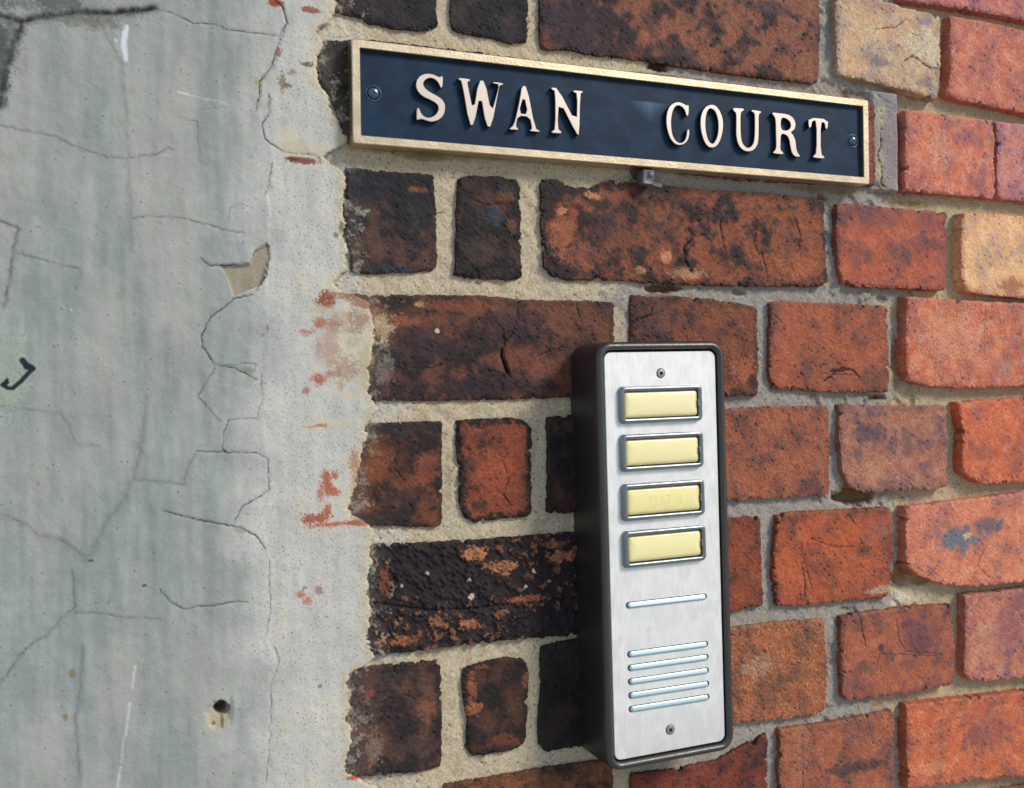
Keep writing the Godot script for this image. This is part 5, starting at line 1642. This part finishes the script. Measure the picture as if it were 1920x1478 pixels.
func build_name_plate() -> void:
	_plate = thing("name_plate", "navy name plate with bronze rim and raised bronze letters reading SWAN COURT", "sign", Vector3(87.6 * MM, EYE + 178.7 * MM, 0.0), deg_to_rad(0.3))
	var w := 380.8
	var h := 61.2
	part("rim", loft([rounded(w, h, 1.6, 3), rounded(w, h, 1.6, 3), rounded(w - 1.0, h - 1.0, 1.4, 3), rounded(w - 9.4, h - 9.4, 0.6, 3), rounded(w - 10.0, h - 10.0, 0.5, 3), rounded(w - 10.2, h - 10.2, 0.5, 3)],
		[-1.5, 9.4, 10.0, 10.0, 9.7, 6.0], false), M.bronze, _plate)
	part("painted_panel", loft([rounded(w - 8.0, h - 8.0, 0.5, 3), rounded(w - 8.0, h - 8.0, 0.5, 3)], [1.0, 6.8], true, false, Vector2(372.8, 53.2)), M.navy, _plate)
	letter("S", true, [[-134.3, 15.0, -134.6, 7.3, -136.2, 6.9, -136.9, 8.9, -138.8, 11.4, -141.6, 12.4, -144.1, 11.9, -146.0, 10.4, -147.0, 8.5, -146.4, 6.7, -144.9, 5.1, -142.1, 3.6, -138.3, 2.1, -135.2, 0.3, -133.4, -2.2, -133.2, -5.2, -133.9, -8.6, -136.0, -11.5, -139.2, -13.4, -142.7, -14.2, -145.8, -13.5, -148.6, -12.8, -151.2, -14.0, -151.6, -12.9, -151.5, -7.2, -150.5, -5.9, -149.4, -7.0, -148.6, -9.3, -146.7, -11.2, -143.9, -11.7, -140.7, -10.4, -138.5, -8.1, -137.5, -5.6, -138.1, -3.5, -140.3, -1.9, -143.4, -0.7, -146.8, 0.4, -149.6, 2.2, -151.3, 4.8, -151.7, 7.1, -151.2, 10.1, -149.4, 12.7, -146.6, 14.4, -143.5, 15.0, -140.0, 14.7, -137.2, 13.5, -135.6, 14.0]])
	letter("W", false, [[-124.9, 14.5, -116.7, 14.4, -117.0, 13.0, -118.6, 12.4, -118.5, 10.5, -115.2, -5.7, -111.6, 14.3, -107.2, 14.2, -103.4, -5.2, -99.7, 6.8, -98.2, 12.8, -100.3, 12.9, -102.3, 13.2, -101.9, 14.4, -95.0, 14.0, -95.2, 12.9, -97.3, 12.3, -98.0, 10.7, -103.2, -13.9, -107.1, -13.8, -110.5, 6.4, -114.8, -13.7, -118.1, -14.0, -122.5, 12.5, -124.4, 12.9]])
	letter("A", false, [[-82.9, 13.9, -79.1, 13.7, -74.1, -12.0, -70.7, -13.4, -71.1, -14.4, -77.9, -14.3, -77.6, -13.2, -76.2, -12.5, -77.8, -5.4, -85.6, -5.4, -87.2, -12.2, -85.3, -13.2, -85.7, -14.3, -91.7, -14.4, -91.4, -13.4, -89.4, -12.0, -87.6, -8.2, -84.0, 6.5], [-81.5, 7.9, -78.9, -3.7, -85.1, -3.6]])
	letter("N", false, [[-63.0, 14.8, -57.8, 14.7, -45.2, -7.0, -44.4, 12.2, -47.3, 13.2, -47.4, 14.5, -40.0, 14.6, -40.4, 13.5, -42.2, 12.4, -43.2, -14.1, -45.3, -13.7, -57.2, 7.1, -58.6, -10.7, -55.6, -12.9, -56.0, -14.1, -63.0, -14.2, -62.8, -13.0, -60.3, -11.4, -59.9, 12.5, -62.3, 13.1]])
	letter("C", true, [[38.6, 13.7, 38.3, 5.5, 36.3, 5.4, 35.5, 8.9, 33.1, 11.3, 30.0, 12.0, 27.4, 10.4, 25.6, 6.8, 24.6, 1.5, 24.7, -3.8, 25.7, -9.0, 28.3, -12.2, 31.3, -13.1, 34.5, -11.7, 36.3, -8.1, 36.8, -3.2, 38.8, -3.4, 38.5, -8.0, 36.7, -11.9, 33.5, -14.1, 30.0, -14.7, 26.5, -13.8, 23.1, -10.0, 21.2, -4.1, 20.7, 1.1, 21.4, 6.5, 23.4, 10.8, 27.0, 13.5, 30.9, 14.4, 34.9, 13.4, 36.6, 12.4]])
	letter("O", true, [[55.5, 15.1, 60.0, 14.6, 63.6, 10.6, 65.6, 5.0, 65.4, -1.1, 63.7, -7.5, 60.9, -12.3, 57.2, -14.5, 53.1, -14.1, 50.1, -10.8, 47.9, -4.9, 47.1, 1.9, 48.1, 8.1, 50.9, 12.6], [55.9, 12.3, 59.0, 11.0, 61.2, 6.2, 61.7, 0.9, 61.0, -5.4, 58.6, -10.2, 56.3, -11.7, 53.7, -10.2, 51.7, -4.6, 51.2, 2.3, 52.2, 8.5, 54.0, 11.5]])
	letter("U", true, [[73.2, 14.4, 77.9, 14.6, 82.5, 14.7, 82.5, 13.1, 79.7, 11.7, 79.6, 3.2, 79.7, -4.6, 80.7, -9.2, 83.9, -12.1, 87.2, -11.7, 90.0, -8.5, 90.9, -3.7, 91.2, 4.1, 91.3, 12.4, 88.5, 12.9, 88.6, 14.5, 92.8, 14.3, 97.0, 14.1, 96.5, 12.5, 94.6, 11.9, 94.5, 2.9, 94.3, -5.0, 93.3, -9.8, 89.9, -13.6, 85.7, -14.9, 81.1, -14.2, 77.4, -11.0, 75.7, -4.9, 75.9, 2.8, 76.2, 11.0, 73.7, 12.3]])
	letter("R", true, [[105.6, 14.2, 112.3, 14.2, 119.0, 14.1, 123.9, 12.1, 125.9, 7.9, 124.7, 3.4, 121.2, 1.6, 123.6, -0.2, 125.5, -4.1, 125.9, -9.6, 127.3, -12.7, 129.2, -14.2, 128.4, -15.3, 124.8, -15.3, 121.9, -13.1, 120.6, -7.6, 119.7, -2.9, 117.3, -0.4, 113.0, -0.2, 112.6, -5.9, 112.3, -11.5, 115.2, -13.2, 114.5, -14.6, 109.9, -14.5, 106.0, -14.3, 106.1, -13.1, 108.8, -11.3, 108.7, -0.7, 108.6, 10.4, 106.0, 12.5], [113.2, 11.2, 118.0, 10.8, 121.4, 8.3, 121.3, 4.7, 118.3, 2.5, 113.0, 2.5]])
	letter("T", false, [[136.6, 13.5, 154.3, 13.6, 153.4, 6.2, 151.4, 6.5, 151.0, 10.5, 147.5, 11.0, 147.1, -11.6, 150.5, -13.4, 150.0, -15.0, 140.1, -14.8, 140.3, -13.5, 143.3, -11.3, 143.7, 11.5, 140.0, 11.1, 139.0, 6.2, 136.7, 6.0]])
	var n := 0
	for d in _letters:
		var flat: Array = d.loops[0]
		var lo := Vector2(1e9, 1e9)
		var hi := -lo
		for i in range(0, flat.size(), 2):
			lo = lo.min(Vector2(flat[i], flat[i + 1]))
			hi = hi.max(Vector2(flat[i], flat[i + 1]))
		var c := (lo + hi) * 0.5
		var l := part(numbered("letter", n), letter_mesh(d, c, 6.7, 9.9), null, _plate, Vector3(c.x, c.y, 0) * MM)
		l.set_meta("label", "raised bronze letter " + d.called)
		n += 1
	for x in [-176.9, 178.0]:
		var s := part("screw" if x < 0 else "screw_001", loft([circle(3.6), circle(3.5), circle(2.9), circle(1.9), circle(0.9)], [6.8, 7.4, 8.1, 8.6, 8.8], true, true), M.screw, _plate, Vector3(x, 0.6, 0) * MM)
		cross_slot(s, 8.25, 2.2)
		part("washer_ring", loft([circle(4.9), circle(4.7), circle(4.1), circle(4.0)], [6.7, 7.1, 7.1, 6.7], false, true), M.navy_ring, s)


func cross_slot(parent: Node3D, z: float, long: float) -> void:
	for k in 2:
		var b := BoxMesh.new()
		b.size = Vector3(long, 0.7, 1.3) * MM
		var o := part("cross_slot" if k == 0 else "cross_slot_001", b, M.black, parent, Vector3(0, 0, z + k * 0.01) * MM)
		o.rotation.z = 0.5 + k * PI / 2


# ---------------------------------------------------------------- door-entry panel

func build_entry_panel() -> void:
	var p := thing("door_entry_panel", "brushed steel door-entry panel in a dark grey case with four yellow buttons", "intercom", Vector3(90.0 * MM, EYE - 79.0 * MM, 0.0), deg_to_rad(1.05))
	var mid := Vector3(0.25, -21.6, 0) * MM
	var w := 93.4
	var h := 265.9
	var rings := []
	var zs := [-3.0, 26.0, 31.5, 33.6, 35.0, 35.8, 36.0, 35.7, 35.0, 33.8, 29.0]
	var ins := [0.0, 0.0, 0.0, 0.35, 1.05, 2.1, 3.0, 4.0, 4.7, 5.1, 5.3]
	for k in ins.size():
		rings.append(rounded(w - 2 * ins[k], h - 2 * ins[k], 10.5 - ins[k] * 0.95, 10))
	part("case", loft(rings, zs, true, true), M.housing, p, mid)
	var pw := 80.8
	var ph := 253.0
	var plate := part("face_plate", loft([rounded(pw, ph, 4.6), rounded(pw, ph, 4.6), rounded(pw - 0.7, ph - 0.7, 4.3)], [29.5, 33.2, 33.5], true, false, Vector2(pw, ph)), M.steel, p, mid + Vector3(-0.1, -0.1, 0) * MM)
	# four call buttons
	var ys := [71.8, 42.0, 11.3, -18.0]
	for k in 4:
		var b := Node3D.new()
		b.name = numbered("call_button", k)
		b.position = Vector3(-1.3, ys[k], 33.5) * MM
		p.add_child(b, true)
		part("bezel", loft([rounded(60.2, 23.6, 3.2, 7), rounded(60.1, 23.5, 3.2, 7), rounded(59.6, 23.0, 3.1, 7), rounded(58.4, 21.9, 2.9, 7), rounded(57.0, 20.6, 2.5, 7), rounded(55.4, 18.6, 2.1, 7), rounded(54.5, 17.5, 1.9, 7), rounded(54.1, 17.1, 1.8, 7), rounded(54.0, 17.0, 1.8, 7)],
			[-0.2, 1.0, 2.1, 2.95, 3.3, 3.25, 2.9, 2.2, 0.3], false, true), M.chrome, b)
		part("lens", loft([rounded(53.4, 16.4, 1.7, 6), rounded(53.2, 16.2, 1.7, 6), rounded(52.4, 15.2, 1.6, 6), rounded(50.0, 12.0, 1.5, 6), rounded(46.0, 7.5, 1.4, 6), rounded(40.0, 2.5, 1.0, 6)], [0.2, 1.0, 1.55, 2.0, 2.35, 2.5], true, true, Vector2(53.2, 16.2)), lens_material(k), b)
		part("side_tab", loft([rounded(1.5, 5.0, 0.6, 3), rounded(1.3, 4.6, 0.5, 3)], [0.4, 3.1], true), M.chrome, b, Vector3(27.0, 0, 0) * MM)
		part("backing", loft([rounded(54.6, 17.4, 0.8, 3), rounded(54.6, 17.4, 0.8, 3)], [-0.2, 0.3], true), M.black, b)
		if k == 2:
			# worn lettering seen faintly through the button
			var f := SystemFont.new()
			f.font_names = PackedStringArray(["Droid Sans"])
			var t := TextMesh.new()
			t.text = "FLAT  4"
			t.font = f
			t.font_size = 32
			t.pixel_size = 0.00024
			t.depth = 0.0001
			part("lettering", t, M.lens_print, b, Vector3(1.0, 0.0, 2.47) * MM)
	# one long louvre over the microphone and five over the loudspeaker
	var ly := [-53.1, -83.7, -92.2, -100.8, -109.4, -118.0]
	for k in 6:
		var l := part(numbered("louvre", k), louvre(58.4, 3.2), M.louvre, p, Vector3(0.1, ly[k], 33.5) * MM)
		l.rotation.z = deg_to_rad(-0.4)
		part("slot_shadow", loft([rounded(59.6, 4.1, 2.0, 6), rounded(59.4, 3.9, 1.9, 6)], [-0.3, 0.05], true), M.slot_shade, l, Vector3(-0.1, 0.12, 0.0) * MM)  # flat dark bar painted in as the shadow line round each louvre
	for k in 2:
		var s := part(numbered("screw", k), loft([circle(2.75), circle(2.7), circle(2.4), circle(1.2), circle(1.15)], [33.3, 33.9, 34.2, 34.35, 33.6], true, false), M.steel_screw, p, Vector3(-0.25, 91.2 if k == 0 else -134.8, 0) * MM)
		part("hex_socket", loft([circle(1.15, 6), circle(1.15, 6)], [33.3, 33.75], true), M.black, s)
		part("screw_recess", loft([circle(3.3), circle(3.2), circle(2.8)], [33.3, 33.6, 33.58], false), M.housing, s)


# yellowed button plastic, each aged a little differently, with edge shading painted in along its rim
func lens_material(k: int) -> StandardMaterial3D:
	var m := M.lens.duplicate() as StandardMaterial3D
	var n := noise_image(60 + k, FastNoiseLite.TYPE_SIMPLEX, 0.10, 4, 160, 64, 3.0).get_data()
	var rgb := PackedByteArray()
	rgb.resize(160 * 64 * 3)
	var tint: Color = [Color(0.970, 0.925, 0.700), Color(0.965, 0.915, 0.680), Color(0.955, 0.900, 0.630), Color(0.960, 0.910, 0.660)][k]
	for j in 64:
		for i in 160:
			var o := j * 160 + i
			var v := (n[o] - 128) / 128.0
			var rim := minf(minf(i, 159 - i) / 3.0, minf(j, 63 - j) / 3.6)
			var c := tint.lerp(Color(0.70, 0.64, 0.36), clampf((1.0 - sm(0.0, 2.8, rim + v * 0.35)) * 0.42, 0.0, 1.0))
			c = c.lerp(Color(0.985, 0.95, 0.78), sm(-0.3, 0.9, v) * 0.25)
			rgb[o * 3] = int(c.r * 255.0)
			rgb[o * 3 + 1] = int(c.g * 255.0)
			rgb[o * 3 + 2] = int(c.b * 255.0)
	m.albedo_color = Color.WHITE
	m.albedo_texture = tex(rgb, 160, 64, Image.FORMAT_RGB8)
	return m


# a pressed hood, open below: the sheet bulges out and its lower lip stands off the plate
func louvre(long: float, tall: float) -> ArrayMesh:
	var st := SurfaceTool.new()
	st.begin(Mesh.PRIMITIVE_TRIANGLES)
	st.set_smooth_group(0)
	var nu := 40
	var prof := [Vector2(1.0, 0.0), Vector2(0.9, 0.16), Vector2(0.5, 0.40), Vector2(0.0, 0.66), Vector2(-0.45, 0.88), Vector2(-0.72, 0.98), Vector2(-0.88, 1.0), Vector2(-0.97, 0.9), Vector2(-1.0, 0.0)]
	var nv := 8
	var g: Array[PackedVector3Array] = []
	for j in nv + 1:
		var row := PackedVector3Array()
		for i in nu + 1:
			var x := -long / 2 + long * i / nu
			var near := minf(x + long / 2, long / 2 - x)
			var r := tall / 2
			var f := 1.0 if near >= r else sqrt(maxf(0.0, 1.0 - (1.0 - near / r) * (1.0 - near / r)))
			var pr: Vector2 = prof[j]
			row.append(Vector3(x, pr.x * r * f, pr.y * 1.05 * f - 0.05) * MM)
		g.append(row)
	for j in nv:
		for i in nu:
			for v in [g[j][i], g[j][i + 1], g[j + 1][i + 1], g[j][i], g[j + 1][i + 1], g[j + 1][i]]:
				st.add_vertex(v)
	st.generate_normals()
	return st.commit()


# ---------------------------------------------------------------- the clip under the plate

func build_wall_clip() -> void:
	var c := thing("wall_clip", "small dull grey metal clip nailed into the joint just under the name plate", "clip", Vector3(96.3 * MM, EYE + 142.6 * MM, 0.0))
	var head := part("clip_head", loft([rounded(8.6, 9.8, 1.2, 3), rounded(8.9, 10.0, 1.2, 3), rounded(8.5, 9.6, 1.3, 3), rounded(7.2, 8.2, 1.3, 3), rounded(4.0, 4.6, 1.4, 3)], [-3.0, 6.5, 8.0, 8.9, 8.4], true, false), M.lead, c)
	head.rotation = Vector3(0.12, -0.10, -0.06)
	part("nail_head", loft([circle(1.9, 12), circle(1.8, 12), circle(0.9, 12)], [7.9, 9.4, 9.9], true, true), M.lead, c, Vector3(0.6, 0.8, 0) * MM)
	var strap := part("strap", loft([rounded(11.0, 3.4, 1.2, 3), rounded(11.0, 3.4, 1.2, 3), rounded(10.4, 2.9, 1.0, 3)], [-1.2, 1.0, 1.3], true), M.lead, c, Vector3(9.0, -3.0, -1.0) * MM)
	strap.rotation.z = -0.15
